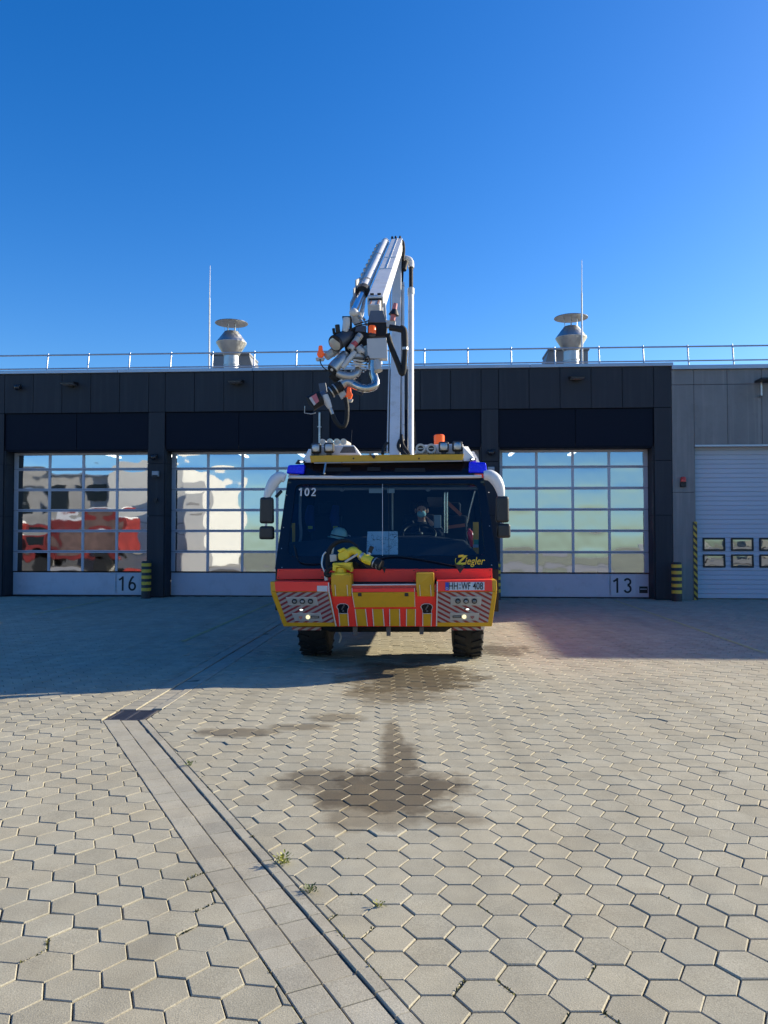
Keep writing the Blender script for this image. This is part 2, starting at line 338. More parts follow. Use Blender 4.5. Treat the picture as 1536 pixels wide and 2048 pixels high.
# drain geometry (plan): corner of the gutter, near run and far run
K_L, K_R = (-2.60, 7.24), (-2.19, 7.24)
D1 = Vector((0.461, -0.8874)).normalized()            # near run heads toward the camera and right
D2 = Vector((0.0576, 0.9983)).normalized()            # far run heads to the facade
def nright(d): return Vector((d.y, -d.x))
FLAT = 0.2025; SIDE = FLAT / math.sqrt(3)
def hexgrid(rot, org, xr, yr):
    c, s = math.cos(rot), math.sin(rot); out = []
    for i in range(-140, 141):
        for j in range(-140, 141):
            x = i * 1.5 * SIDE; y = (j + 0.5 * (i & 1)) * FLAT
            X, Y = org[0] + x * c - y * s, org[1] + x * s + y * c
            if xr[0] < X < xr[1] and yr[0] < Y < yr[1]:
                out.append([(X + SIDE * math.cos(math.pi / 3 * k + rot), Y + SIDE * math.sin(math.pi / 3 * k + rot)) for k in range(6)])
    return out
pav = []
JO = 0.0024; CH = 0.0036
nL1 = nright(D1) * 1.0       # D1 points toward camera; its right side is image-left
for h in hexgrid(0.0, (0.02, 0.1), (-4, 13.5), (1.1, 21.3)):           # field right of the drain
    p = clip(h, K_R, (-nL1.x, -nL1.y)); p = clip(p, K_R, tuple(nright(D2))) if len(p) > 2 else p
    if len(p) > 2: pav.append((p, len(p) == 6 and abs(area(p) - area(h)) < 1e-6, 0.0))
for h in hexgrid(R(-8.7), (-0.03, 0.06), (-9, 1.5), (1.1, 7.6)):         # near left field
    p = clip(h, K_L, (nL1.x, nL1.y)); p = clip(p, (0, 7.235), (0, -1)) if len(p) > 2 else p
    if len(p) > 2: pav.append((p, len(p) == 6 and abs(area(p) - area(h)) < 1e-6, R(-8.7)))
for h in hexgrid(R(-2.0), (0.06, 0.02), (-13.5, -1.0), (7.0, 21.6)):       # far left field
    p = clip(h, K_L, tuple(-nright(D2))); p = clip(p, (0, 7.24), (0, 1)) if len(p) > 2 else p
    if len(p) > 2: pav.append((p, len(p) == 6 and abs(area(p) - area(h)) < 1e-6, R(-2.0)))
# keep the facade recess free
def wdepth(x, y): return -SY * x + CY * (y - FY)
keep = []
for p, full, rot in pav:
    cx = sum(q[0] for q in p) / len(p); cy = sum(q[1] for q in p) / len(p)
    if wdepth(cx, cy) > 0.46 or area(p) < 0.0012: continue
    keep.append((p, full, rot, cx, cy))
def vis(cx, cy): return cy > 2.55 and abs(cx) < 0.50 * cy + 0.05
keep.sort(key=lambda k: (0 if vis(k[3], k[4]) else 1, k[4]))
def paver_geo(mb, p, z0=0.0, tx=0.0, ty=0.0, cx=0.0, cy=0.0, jo=JO, ch=CH):
    q = inset(p, jo)
    if len(q) < 3 or area(q) < 4e-4: return
    t = inset(q, ch)
    if len(t) != len(q) or area(t) < 2e-4: return
    n = len(q); zz = lambda x, y, b: z0 + b + tx * (x - cx) + ty * (y - cy)
    V = [(x, y, zz(x, y, 0)) for x, y in t] + [(x, y, zz(x, y, -0.0036)) for x, y in q] + [(x, y, -0.03) for x, y in q]
    Fc = [tuple(range(n))] + [(n + i, n + (i + 1) % n, (i + 1) % n, i) for i in range(n)] + [(2 * n + i, 2 * n + (i + 1) % n, n + (i + 1) % n, n + i) for i in range(n)]
    mb.add(V, Fc)
def rawmesh(mb, name, m):
    me = bpy.data.meshes.new(name); me.from_pydata(mb.v, [], mb.f); me.materials.append(m); return me
JOINTS = [(p[i], p[(i + 1) % len(p)]) for p, _, _, cx, cy in keep[:420] for i in range(len(p))]
hexes = {}
far = MB()
for i, (p, full, rot, cx, cy) in enumerate(keep):
    z0 = random.gauss(0, 0.0011) - (0.004 if random.random() < 0.03 else 0); tx = random.gauss(0, 0.006); ty = random.gauss(0, 0.006)
    if i < 300:
        if full:
            rk = (rot, random.randrange(10))
            if rk not in hexes:
                mb = MB(); jit = lambda: random.gauss(0, 0.0011)
                paver_geo(mb, [(SIDE * math.cos(math.pi / 3 * k + rot) + jit(), SIDE * math.sin(math.pi / 3 * k + rot) + jit()) for k in range(6)], ch=random.uniform(0.0028, 0.005)); hexes[rk] = rawmesh(mb, 'hex_paver', M_pav)
            o = link('hex_paver', hexes[rk], yard)
        else:
            mb = MB(); paver_geo(mb, [(x - cx, y - cy) for x, y in p])
            if not mb.f: continue
            o = link('hex_paver', rawmesh(mb, 'cut_paver', M_pav), yard)
        o.location = (cx, cy, z0); o.rotation_euler = (ty, -tx, 0)
    else:
        paver_geo(far, [(a + random.gauss(0, .0009), b + random.gauss(0, .0009)) for a, b in p], z0, tx, ty, cx, cy)
o = link('far_hex_pavers', rawmesh(far, 'far_hex_pavers', M_pav), yard); o['kind'] = 'stuff'

# gutter pavers: three courses along each run
def course(start, d, off0, off1, s0, s1, pitch, dz, single, slant=0.0, lo=None):
    nr = -nright(d); nr = Vector((abs(nr.x) / nr.x * nr.x, nr.y)) if nr.x else nr
    if nr.x < 0: nr = -nr
    s = s0 + random.random() * pitch * 0.6
    rest = MB(); k = 0
    prev = s0
    while prev < s1:
        nx = min(prev + pitch * random.choice((1, 1, 1, 0.96, 1.03)), s1)
        quad = [Vector(start) + d * a + nr * b for a, b in ((prev, off0), (nx, off0), (nx, off1), (prev, off1))]
        quad = [(q.x, q.y) for q in quad]; cx = sum(q[0] for q in quad) / 4; cy = sum(q[1] for q in quad) / 4
        if area(quad) > 0.0005:
            if lo:
                quad = clip(quad, lo[0], lo[1])
            if len(quad) > 2 and area(quad) > 0.0012:
                z = dz + random.gauss(0, 0.0013); tx = random.gauss(0, 0.008)
                if single(cx, cy):
                    mb = MB(); paver_geo(mb, [(x - cx, y - cy) for x, y in quad], 0, jo=0.0022, ch=0.0034)
                    if mb.f:
                        o = link('gutter_paver', rawmesh(mb, 'gutter_paver', M_gut), yard); o.location = (cx, cy, z); o.rotation_euler = (tx, random.gauss(0, 0.008), 0)
                else: paver_geo(rest, quad, z, tx, 0, cx, cy, jo=0.0022, ch=0.0034)
        prev = nx
    return rest
restall = MB()
def put(r): restall.add(r.v, r.f)
W1 = (Vector(K_R) - Vector(K_L)).x * abs(D1.y)
for a, b, dz in ((0, 0.149, 0.0), (0.149, 0.298, -0.004), (0.298, W1, 0.001)):
    put(course(K_L, D1, a + 0.002, b - (0.005 if a > 0.1 and a < 0.2 else 0.001), -0.3, 6.9, 0.166, dz, lambda x, y: vis(x, y), lo=((0, 7.235), (0, -1))))
W2 = (Vector(K_R) - Vector(K_L)).x * abs(D2.y)
for a, b, dz in ((0, 0.16, 0.0), (0.16, 0.32, -0.010), (0.32, W2, 0.0)):
    put(course(K_L, D2, a + 0.002, b - 0.002, 0.42, 13.6, 0.166, dz, lambda x, y: y < 10.2))
o = link('far_gutter_pavers', rawmesh(restall, 'far_gutter_pavers', M_gut), yard); o['kind'] = 'stuff'
# drain grate
M_iron = mat('cast_iron', (0.10, 0.095, 0.10), 0.45, metal=0.6, var=0.3, scale=20)
gr = thing('drain_grate', 'dark cast iron drain grate at the bend of the paved gutter', 'grate', (-2.385, 7.44, 0), YAW)
mb = MB()
for x in (-0.165, 0.0, 0.165): mb.bx(x - 0.014, x + 0.014, -0.19, 0.19, -0.035, -0.004)
mb.bx(-0.179, 0.179, -0.2, -0.178, -0.035, -0.003); mb.bx(-0.179, 0.179, 0.178, 0.2, -0.035, -0.003)
mb.build('frame', M_iron, gr, bev=0.003)
sl_ = MB().bx(-0.152, 0.152, -0.011, 0.011, -0.034, -0.005).mesh('slat', M_iron)
for k in range(9):
    o = link('slat', sl_, gr, 0.003); o.location = (0, -0.15 + k * 0.0375, 0)
MB().bx(-0.18, 0.18, -0.2, 0.2, -0.0120, -0.0118).build('sump', mat('sump_black', (0.008, 0.008, 0.009), 0.9), gr)
# faded parking lines
for nm, u, a, b, lab in (('u', -7.25, -4.6, -0.1, 'faded yellow bay line on the pavers in front of door 16'), ('u', -2.72, -8.6, -0.1, 'faded yellow bay line left of the fire truck'), ('u', 6.02, -9.3, -0.1, 'faded yellow bay line on the pavers in front of door 13')):
    mb = MB(); n = 24
    for k in range(n):
        y0 = a + (b - a) * k / n; y1 = a + (b - a) * (k + 0.985) / n; e = [random.uniform(-.006, .006) for _ in range(4)]
        mb.poly([site(u - 0.032 + e[0], y0, 0.005), site(u + 0.032 + e[1], y0, 0.005), site(u + 0.032 + e[2], y1, 0.005), site(u - 0.032 + e[3], y1, 0.005)])
    o = mb.build('painted_line', M_line); struct(o)

#BUILDING
# ---------------------------------------------------------------- fire station
M_clad = mat('anthracite_cladding', (0.033, 0.037, 0.044), 0.55, spec=0.22, var=0.14, scale=0.9, rvar=0.2, rnd=0.07, dirt=(0.045, 0.05, 0.06), dirtamt=0.35)
M_tran = mat('navy_panel', (0.006, 0.010, 0.021), 0.5, spec=0.12, var=0.1, scale=0.7, rnd=0.05)
M_alu = mat('door_frame_aluminium', (0.46, 0.48, 0.54), 0.4, metal=0.2, var=0.06, rnd=0.03)
M_cop = mat('coping_metal', (0.42, 0.46, 0.52), 0.35, metal=0.7, var=0.1, scale=1.2)
M_dpan = mat('door_panel_grey', (0.55, 0.55, 0.60), 0.5, metal=0.0, var=0.06, scale=1.5, dirt=(0.2, 0.19, 0.18), dirtamt=0.25)
M_brz = mat('bronze_strip', (0.30, 0.22, 0.16), 0.4, metal=0.4, var=0.1)
M_pane = glassmat('door_glazing', (0.55, 0.6, 0.62), 0.62, wave=0.0005, wscale=1.7, gcol=(0.78, 0.83, 0.90))
M_dark = mat('dark_interior', (0.035, 0.035, 0.04), 0.9)
M_black = mat('black_plastic', (0.012, 0.012, 0.013), 0.45, var=0.15)
M_galv = mat('galvanised_steel', (0.50, 0.50, 0.49), 0.33, metal=0.95, var=0.14, scale=7, rvar=0.3)
M_white = mat('white_paint', (0.70, 0.71, 0.71), 0.4, var=0.05, scale=3, dirt=(0.45, 0.42, 0.36), dirtamt=0.25)
M_num = mat('number_black', (0.015, 0.015, 0.017), 0.5)
M_tube = mat('lit_tube', (0.9, 0.9, 0.9), 0.4, emit=(1, 0.97, 0.9), es=4.0)

PIT_, PW, P0 = 4.53, 0.46, -6.23
st = thing('fire_station', 'dark anthracite panelled fire station with four glazed sectional doors', 'building', (0, FY, 0), YAW)
ZT, ZF, ZD = 6.16, 5.06, 4.04
pil = [P0 + PIT_ * k for k in (-1, 0, 1, 2, 3)]
# backing wall volumes behind the cladding
mb = MB()
for c in pil: mb.bx(c - PW / 2 + 0.02, c + PW / 2 - 0.02, 0.03, 0.62, 0, ZT - 0.02)
mb.bx(pil[0] - 0.2, pil[-1] + 0.21, 0.10, 0.62, ZF - 0.9, ZT - 0.02)
mb.build('wall', M_tran, st)
# cladding panels: each a part
def panel(u0, u1, z0, z1, wd=0.0, th=0.03, m=M_clad, nm='cladding_panel', gap=0.006, parent=None):
    o = MB().bx(-(u1 - u0) / 2 + gap, (u1 - u0) / 2 - gap, 0, th, -(z1 - z0) / 2 + gap, (z1 - z0) / 2 - gap).build(nm, m, parent or st, bev=0.004, seg=1)
    o.location = ((u0 + u1) / 2, wd, (z0 + z1) / 2); o.rotation_euler = (random.gauss(0, 0.0022), 0, random.gauss(0, 0.0022)); return o
for i, c in enumerate(pil):
    panel(c - PW / 2, c + PW / 2, ZF, ZT)
    for z0, z1 in ((3.66, ZF), (2.22, 3.66), (0.02, 2.22)):
        panel(c - PW / 2, c + PW / 2, z0, z1)
        for sx in (-1, 1):
            if (i == 0 and sx < 0) or (i == 4 and sx > 0): continue
            x = c + sx * PW / 2
            zt = min(z1, ZD)
            if zt > z0: MB().bx(x - (0.0 if sx > 0 else 0.028) - 0.0, x + (0.028 if sx > 0 else 0.0), 0.036, 0.5, z0 + 0.006, zt - 0.006).build('reveal_panel', M_clad, st)
    if i < 4:
        x0 = c + PW / 2; wd = (PIT_ - PW) / 5
        for k in range(5): panel(x0 + k * wd, x0 + (k + 1) * wd, ZF, ZT)
        for k in range(2): panel(x0 + k * (PIT_ - PW) / 2, x0 + (k + 1) * (PIT_ - PW) / 2, ZD, ZF, wd=0.05, m=M_tran, nm='transom_panel')
        MB().bx(x0 + 0.03, x0 + PIT_ - PW - 0.03, 0.085, 0.52, ZD - 0.03, ZD + 0.02).build('soffit', M_tran, st)
for k in range(5):      # plinth flashing and coping lengths
    x0 = pil[0] - 0.3 + k * 3.74; MB().bx(x0 + 0.004, x0 + 3.736, -0.05, 0.55, ZT - 0.005, ZT + 0.085).build('coping', M_cop, st, bev=0.008)
MB().bx(pil[0] - 0.3, pil[-1] + 0.25, 0.55, 14, 5.9, 6.0).build('roof', mat('roof_felt', (0.12, 0.12, 0.12), 0.9), st)
MB().bx(pil[0], pil[-1], 8.0, 8.1, 0, 5.9).build('back_wall', M_dark, st)
for c in (pil[0], pil[-1]): MB().bx(c - 0.05, c + 0.05, 0.62, 8.0, 0, 5.9).build('side_wall', M_dark, st)
tube_me = MB().bx(-0.05, 0.05, -0.9, 0.9, -0.03, 0.03).mesh('ceiling_light', M_tube)
for i in range(4):
    for dx in (1.1, 3.1):
        for wy in (5.0,):
            o = link('ceiling_light', tube_me, st); o.location = (pil[i] + PW / 2 + dx - 0.2, wy, 4.42)
# sectional doors
DW = PIT_ - PW - 0.02
ROW = 0.578; ZB = 0.66; CW = (DW - 0.16) / 4
def pane_mesh(seed):
    rg = random.Random(seed); nx, nz = 12, 8; w_, h_ = CW - 0.05, ROW - 0.07; V = []; Fc = []
    A = rg.uniform(0.0006, 0.0017) * rg.choice((-1, 1, 1)); ph = [rg.uniform(0, 6.28) for _ in range(6)]; tx, tz = rg.gauss(0, 0.0012), rg.gauss(0, 0.0016)
    for j in range(nz + 1):
        for i in range(nx + 1):
            x = (i / nx - 0.5); z = (j / nz - 0.5); e = (1 - (2 * x) ** 4) * (1 - (2 * z) ** 4)
            y = A * e + 0.00022 * e * math.sin(9 * x + ph[0]) * math.cos(5 * z + ph[1]) + 0.00014 * e * math.sin(17 * x + ph[2] + 6 * z) + tx * x * w_ + tz * z * h_
            V.append((x * w_, y, z * h_))
    for j in range(nz):
        for i in range(nx): a = j * (nx + 1) + i; Fc.append((a, a + 1, a + nx + 2, a + nx + 1))
    me = bpy.data.meshes.new('pane'); me.from_pydata(V, [], Fc); me.materials.append(M_pane)
    for p in me.polygons: p.use_smooth = True
    return me
PANES = [pane_mesh(100 + k) for k in range(24)]
NUMS = {0: '16', 1: '15', 2: '14', 3: '13'}
for i in range(4):
    x0 = pil[i] + PW / 2 + 0.01; wd = 0.5
    mb = MB()
    mb.bx(x0 + 0.03, x0 + DW - 0.03, wd, wd + 0.045, 0.03, ZB - 0.005)
    dr = mb.build('sectional_door', M_dpan, st, bev=0.004, seg=1)
    fr = MB()
    for z in [ZB + ROW * k for k in range(7)]:
        if z > 3.95: z = 3.985
        fr.bx(x0 + 0.03, x0 + DW - 0.03, wd - 0.012, wd + 0.04, z - 0.037 if z > ZB + 0.1 else z - 0.004, z - 0.006 if z < 3.9 else z + 0.04)
        if ZB < z < 3.9: fr.bx(x0 + 0.03, x0 + DW - 0.03, wd - 0.012, wd + 0.04, z + 0.004, z + 0.034)
    for k in range(5):
        x = x0 + 0.08 + CW * k; hw = 0.034 if 0 < k < 4 else 0.055
        for r_ in range(6):
            za = ZB + ROW * r_ + 0.03; zb = min(ZB + ROW * (r_ + 1) - 0.037, 3.948)
            fr.bx(x - hw, x + hw, wd - 0.004, wd + 0.038, za, zb)
    fr.build('frame', M_alu, dr, bev=0.003, seg=1)
    MB().bx(x0 + 0.002, x0 + DW - 0.002, wd - 0.02, wd + 0.05, 4.026, ZD - 0.032 + 0.1).build('lintel_strip', M_brz, dr) if False else None
    for k in range(1, 4): MB().bx(x0 + 0.08 + CW * k - 0.022, x0 + 0.08 + CW * k + 0.022, wd - 0.004, wd - 0.0005, 0.1, ZB - 0.03).build('panel_rib', M_dpan, dr)
    for r_ in range(6):
        for k in range(4):
            o = link('pane', PANES[(r_ * 4 + k + i * 7) % 24], dr); o.location = (x0 + 0.08 + CW * (k + 0.5), wd + 0.018, ZB + ROW * (r_ + 0.5) - 0.003)
            o.rotation_euler = (-0.012 + random.gauss(0, 0.0022), 0, random.gauss(0, 0.0018))
            if r_ == 5: o.scale = (1, 1, 0.84); o.location.z -= 0.05
    MB().bx(x0 + 0.0, x0 + DW, wd - 0.03, wd + 0.05, -0.02, 0.028).build('bottom_seal', M_black, dr)
    xn = x0 + DW - 0.74
    MB().bx(xn - 0.36, xn + 0.36, wd - 0.004, wd - 0.0005, 0.1, 0.6).build('number_field', mat('number_plate_grey', (0.58, 0.59, 0.63), 0.45, var=0.05), dr)
    digits('door_number', NUMS[i], 0.40, (xn, wd - 0.005, 0.345), M_num, dr)
    MB().bx(x0 + DW - 0.28, x0 + DW - 0.06, wd - 0.005, wd - 0.001, 0.14, 0.32).build('maker_plate', M_black, dr)
    MB().bx(x0 + DW - 0.26, x0 + DW - 0.08, wd - 0.008, wd - 0.0055, 0.235, 0.262).build('plate_lettering_band', M_alu, dr)

# annex right of the station
M_conc = mat('grey_concrete_panel', (0.20, 0.202, 0.195), 0.75, var=0.16, scale=1.1, bump=0.08, bscale=40, rnd=0.05, dirt=(0.10, 0.10, 0.095), dirtamt=0.3)
M_rol = mat('pale_ribbed_door', (0.42, 0.48, 0.56), 0.45, var=0.05, scale=1, rnd=0.025)
AX0 = pil[-1] + PW / 2 + 0.004
an = thing('annex_building', 'plain grey concrete panel annex beside door 13 with ribbed roller door', 'building', site(AX0, 0, 0), YAW)
DX0, DX1, DZ = 0.58, 4.9, 4.07
def ap(u0, u1, z0, z1, nm='wall_panel', m=M_conc): return MB().bx(u0 + 0.005, u1 - 0.005, 0.012, 0.05, z0 + 0.005, z1 - 0.005).build(nm, m, an, bev=0.004, seg=1)
MB().bx(0.004, 7.5, 0.04, 7, DZ + 0.01, 6.0).build('wall', M_tran, an)
MB().bx(0.004, DX0 - 0.01, 0.04, 7, 0, DZ + 0.01).build('wall', M_tran, an)
MB().bx(DX1 + 0.01, 7.5, 0.04, 7, 0, DZ + 0.01).build('wall', M_tran, an)
for z0, z1 in ((5.66, 6.06), (2.82, 5.66), (0.0, 2.82)): ap(0, DX0 + 0.0, z0, z1)
us = [DX0, DX0 + 0.86, DX0 + 1.74, DX0 + 2.6, DX0 + 3.46, DX1]
for a, b in zip(us[:-1], us[1:]): ap(a, b, 5.66, 6.06); ap(a, b, DZ, 5.66)
for z0, z1 in ((5.66, 6.06), (2.82, 5.66), (0.0, 2.82)): ap(DX1, 7.5, z0, z1)
MB().bx(-0.002, 7.6, -0.06, 0.5, 6.06, 6.17).build('coping', M_cop, an, bev=0.008)
MB().bx(DX0 - 0.002, DX0 + 0.02, 0.052, 0.3, 0, DZ).build('reveal', M_conc, an)
MB().bx(DX0, DX1, -0.02, 0.06, DZ - 0.05, DZ - 0.002).build('drip_sill', M_cop, an)
rd = MB().bx(DX0 + 0.02, DX1, 0.27, 0.3, 0.03, DZ + 0.05).build('roller_door', M_rol, an)
nsl = 33; hs_ = (DZ - 0.03) / nsl
WINZ = ((1.28, 1.63), (0.84, 1.19)); WX = [(DX0 + 0.26 + k * 0.73, DX0 + 0.26 + k * 0.73 + 0.575) for k in range(5)]
slm = MB().bx(DX0 + 0.03, DX1 - 0.01, 0.246, 0.27, 0.004, hs_ - 0.004).mesh('slat', M_rol)
for k in range(nsl):
    o = link('slat', slm, rd, 0.006, 1); o.location = (0, (0.0 if k % 5 else 0.006), 0.03 + k * hs_)
M_vis = glassmat('vision_glass', (0.4, 0.42, 0.42), 0.45, wave=0.0016, wscale=3.5, gcol=(0.7, 0.74, 0.74))
for (z0, z1) in WINZ:
    for (a, b) in WX:
        f_ = MB(); t_ = 0.045
        f_.bx(a, b, 0.225, 0.243, z0, z0 + t_).bx(a, b, 0.225, 0.243, z1 - t_, z1).bx(a, a + t_, 0.225, 0.243, z0 + t_, z1 - t_).bx(b - t_, b, 0.225, 0.243, z0 + t_, z1 - t_)
        wn = f_.build('vision_window', M_black, rd, bev=0.006)
        o = link('pane', PANES[int(a * 10) % 24].copy(), wn); o.data.materials[0] = M_vis; o.location = ((a + b) / 2, 0.236, (z0 + z1) / 2); o.scale = ((b - a - 0.09) / (CW - 0.05), 1, (z1 - z0 - 0.09) / (ROW - 0.07))
M_haz = stripemat('hazard_black_yellow', (0.62, 0.42, 0.05), (0.02, 0.02, 0.02), 0.7, 0.7, 0.12)
MB().bx(DX0 - 0.06, DX0 + 0.035, -0.012, 0.008, 0.0, 2.05).build('corner_guard', M_haz, an)

# unseen tower added out of frame on the right to cast shadow across the yard
tw = thing('shadow_tower', 'tall plain grey tower added unseen beyond the right edge to shade the pavers before door 13', 'tower', site(23.0, -0.96, 0), YAW)
mb = MB().bx(0, 9, 0, 9, 0, 9.0); mb.build('wall', M_conc, tw)
for k in range(9):
    for j in range(4): MB().bx(j * 2.25 + 0.01, j * 2.25 + 2.24, -0.03, -0.002, k * 1.0 + 0.01, k * 1.0 + 0.99).build('wall_panel', M_conc, tw)
MB().bx(-0.06, 9.06, -0.06, 9.06, 9.0, 9.1).build('coping', M_cop, tw)

# roof railing
rl = thing('roof_railing', 'thin metal guard rail with leaning posts along the station roof edge', 'railing', site(0, 0.45, 0), YAW)
M_rail = mat('rail_metal', (0.45, 0.47, 0.50), 0.35, metal=0.8, var=0.1)
LEAN = 0.10
def rz(z): return (z - 6.2) / 0.6 * LEAN
post = MB().tube([(0, 0, 6.1), (0, 0.0, 6.24), (0, rz(6.82), 6.84)], 0.02, 10).mesh('post', M_rail, 50)
foot = MB().bx(-0.06, 0.06, -0.03, 0.2, 6.0, 6.1).mesh('foot', M_rail)
u = -9.58
while u < 14:
    o = link('post', post, rl); o.location = (u, 0, 0); o2 = link('foot', foot, o); u += 1.185
for z, r in ((6.80, 0.021), (6.40, 0.019)):
    MB().tube([(-12, rz(z), z), (14.5, rz(z), z)], r, 10).build('rail', M_rail, rl, 50)
# roof vents
def vent(u, label, s=1.0, flip=1):
    t = thing('roof_vent', label, 'vent', site(u, 2.6, 5.95), YAW, 'steel exhaust vents on the roof')
    t.scale = (0.75, 0.75, 0.84)
    MB().lathe([(0, 0.30), (0.25, 0.30), (0.255, 0.315), (0.31, 0.315), (0.315, 0.30), (1.12, 0.30), (1.125, 0.32), (1.17, 0.32), (1.175, 0.30), (1.46, 0.30)], (0, 0, 0), n=40).build('duct', M_galv, t, 35)
    for z in (0.7, 0.82, 0.94): MB().lathe([(0, 0.303), (0.012, 0.308), (0.024, 0.303)], (0, 0, z), n=40, cap=False).build('rib', M_galv, t, 60)
    MB().lathe([(1.46, 0.29), (1.93, 0.615), (1.95, 0.62), (1.97, 0.61), (2.34, 0.30), (2.36, 0.28), (2.36, 0.24), (1.5, 0.24)], (0, 0, 0), n=48, cap=False).build('double_cone', M_galv, t, 25)
    for q in range(6):
        a = q * math.pi / 3 + 0.3
        MB().beam((0.27 * math.cos(a), 0.27 * math.sin(a), 2.3), (0.3 * math.cos(a), 0.3 * math.sin(a), 2.75), 0.028, 0.012, (math.cos(a), math.sin(a), 0)).build('strut', M_galv, t)
    o = MB().lathe([(0, 0.66), (0.012, 0.67), (0.03, 0.655), (0.13, 0.0)], (0, 0, 2.66), n=48).build('cap', M_galv, t, 25); pass
    un = thing('roof_unit', 'low grey sheet metal housing on the roof behind the ' + ('left' if flip > 0 else 'right') + ' steel vent', 'roof unit', site(u + (-0.3 if flip > 0 else 0.1), 3.6, 5.95), YAW, 'roof housings behind the vents')
    MB().bx(-0.6, 0.6, 0, 1.2, 0, 1.5).build('housing', mat('unit_grey', (0.22, 0.23, 0.25), 0.5, metal=0.3, var=0.1), un, bev=0.01)
    MB().bx(-0.64, 0.64, -0.05, 1.25, 1.5, 1.57)  .build('lid', mat('unit_grey', (0.22, 0.23, 0.25), 0.5), un, bev=0.01)
    MB().prism([(0.601 * flip, 0, 0), (1.05 * flip, 0, 0), (0.601 * flip, 0, 1.55)], [(0.601 * flip, 1.2, 0), (1.05 * flip, 1.2, 0), (0.601 * flip, 1.2, 1.55)]).build('sloped_cheek', mat('unit_grey', (0.22, 0.23, 0.25), 0.5), un)
vent(-4.84, 'galvanised double cone exhaust vent on the roof at the left', 1, 1)
vent(5.46, 'galvanised double cone exhaust vent behind the right lightning rod', 1, -1)
for u, h, lab in ((-5.0, 3.35, 'thin white lightning rod beside the left roof vent'), (5.42, 3.3, 'thin white lightning rod in front of the right roof vent')):
    t = thing('lightning_rod', lab, 'rod', site(u, 0.75, 6.0), YAW, 'lightning rods on the roof')
    MB().tube([(0, 0, 0), (0.0, 0, h * 0.72)], [0.027, 0.022], 8).build('pole', M_white, t, 50)
    MB().tube([(0, 0, h * 0.72), (0.012, 0, h)], [0.014, 0.007], 8).build('tip', M_white, t, 50)
    MB().bx(-0.12, 0.12, -0.12, 0.12, 0, 0.1).build('foot', M_white, t, bev=0.02)
# flood lights on the fascia, cameras, speakers
for u, lab in ((-8.62, 'flat black flood light on the fascia above the leftmost door'), (-4.0, 'flat black flood light on the fascia above the second door from the left'), (5.1, 'flat black flood light on the fascia above the rightmost glazed door')):
    t = thing('flood_light', lab, 'lamp', site(u, 0, 5.85), YAW, 'flood lights on the fascia')
    MB().prism([(-0.2, -0.34, 0.02), (0.2, -0.34, 0.02), (0.2, 0.0, 0.05), (-0.2, 0, 0.05)], [(-0.2, -0.34, -0.03), (0.2, -0.34, -0.03), (0.17, 0.0, -0.035), (-0.17, 0, -0.035)]).build('housing', M_black, t, bev=0.008)
    MB().bx(-0.05, 0.05, -0.05, 0.0, -0.09, -0.04).build('bracket', M_black, t); MB().bx(-0.17, 0.17, -0.32, -0.06, -0.042, -0.036).build('lens', mat('lamp_lens', (0.3, 0.3, 0.3), 0.2), t)
t = thing('flood_light', 'flood light on a pipe arm at the right edge of the annex wall', 'lamp', site(9.85, 0, 5.62), YAW, 'flood lights on the fascia')
MB().tube([(0, 0, -0.3), (0, -0.12, -0.28), (0, -0.12, 0.05)], 0.03, 8).build('pipe', M_galv, t, 40); MB().bx(-0.15, 0.5, -0.5, -0.06, 0.05, 0.11).build('housing', M_black, t, bev=0.01)
for u, z, lab in ((P0 - 0.03, 3.83, 'black dome camera on the pillar right of door 16'), (pil[3] + 0.02, 3.9, 'black dome camera on the pillar left of door 13'), (-10.1, 5.78, 'black dome camera on the fascia above door 16')):
    t = thing('dome_camera', lab, 'camera', site(u, 0, z), YAW)
    MB().tube([(0, 0, 0), (0, -0.1, 0.0)], 0.05, 14).build('arm', M_black, t, 40); MB().ball((0.0, -0.13, -0.02), 0.085).build('dome', mat('dome_black', (0.02, 0.02, 0.025), 0.15), t, 60); MB().tube([(-0.1, -0.13, 0.0), (0.1, -0.13, 0.02)], 0.055, 14).build('housing', M_black, t, 40)
for u, z, lab in ((P0 + 0.0, 3.38, 'small grey box lamp on the pillar right of door 16'), (pil[3] + 0.02, 3.45, 'small grey box lamp on the pillar left of door 13')):
    t = thing('box_lamp', lab, 'lamp', site(u, 0, z), YAW)
    MB().bx(-0.09, 0.09, -0.1, 0, -0.09, 0.06).build('housing', mat('lamp_grey', (0.33, 0.36, 0.38), 0.4), t, bev=0.015); MB().bx(-0.07, 0.07, -0.12, -0.101, -0.12, -0.05).build('lens', M_black, t)
t = thing('key_switch', 'small round black switch on the pillar right of door 16', 'switch', site(P0 + 0.0, 0, 2.66), YAW)
MB().cyl((0, 0, 0), (0, -0.06, 0), 0.055).build('body', M_black, t, 40); MB().tube([(0, -0.02, 0.0), (0, -0.02, -0.12)], 0.01, 6).build('cable', M_black, t)
t = thing('alarm_beacon', 'small red alarm beacon on the annex wall left of the roller door', 'alarm', site(AX0 + 0.26, 0, 3.12), YAW)
M_rb = mat('beacon_red', (0.55, 0.05, 0.03), 0.25, var=0.1)
MB().bx(-0.07, 0.07, -0.08, 0.012, -0.16, -0.03).build('base', M_black, t, bev=0.01); MB().lathe([(0, 0.07), (0.1, 0.07), (0.13, 0.05)], (0, -0.06, -0.03)).build('lens', M_rb, t, 40)
t = thing('downpipe', 'narrow pale downpipe on the pillar between doors 15 and 14', 'pipe', site(pil[2] - 0.04, 0, 0), YAW)
MB().tube([(0, -0.05, 0.05), (0, -0.05, 5.0)], 0.03, 10).build('pipe', M_galv, t, 50)
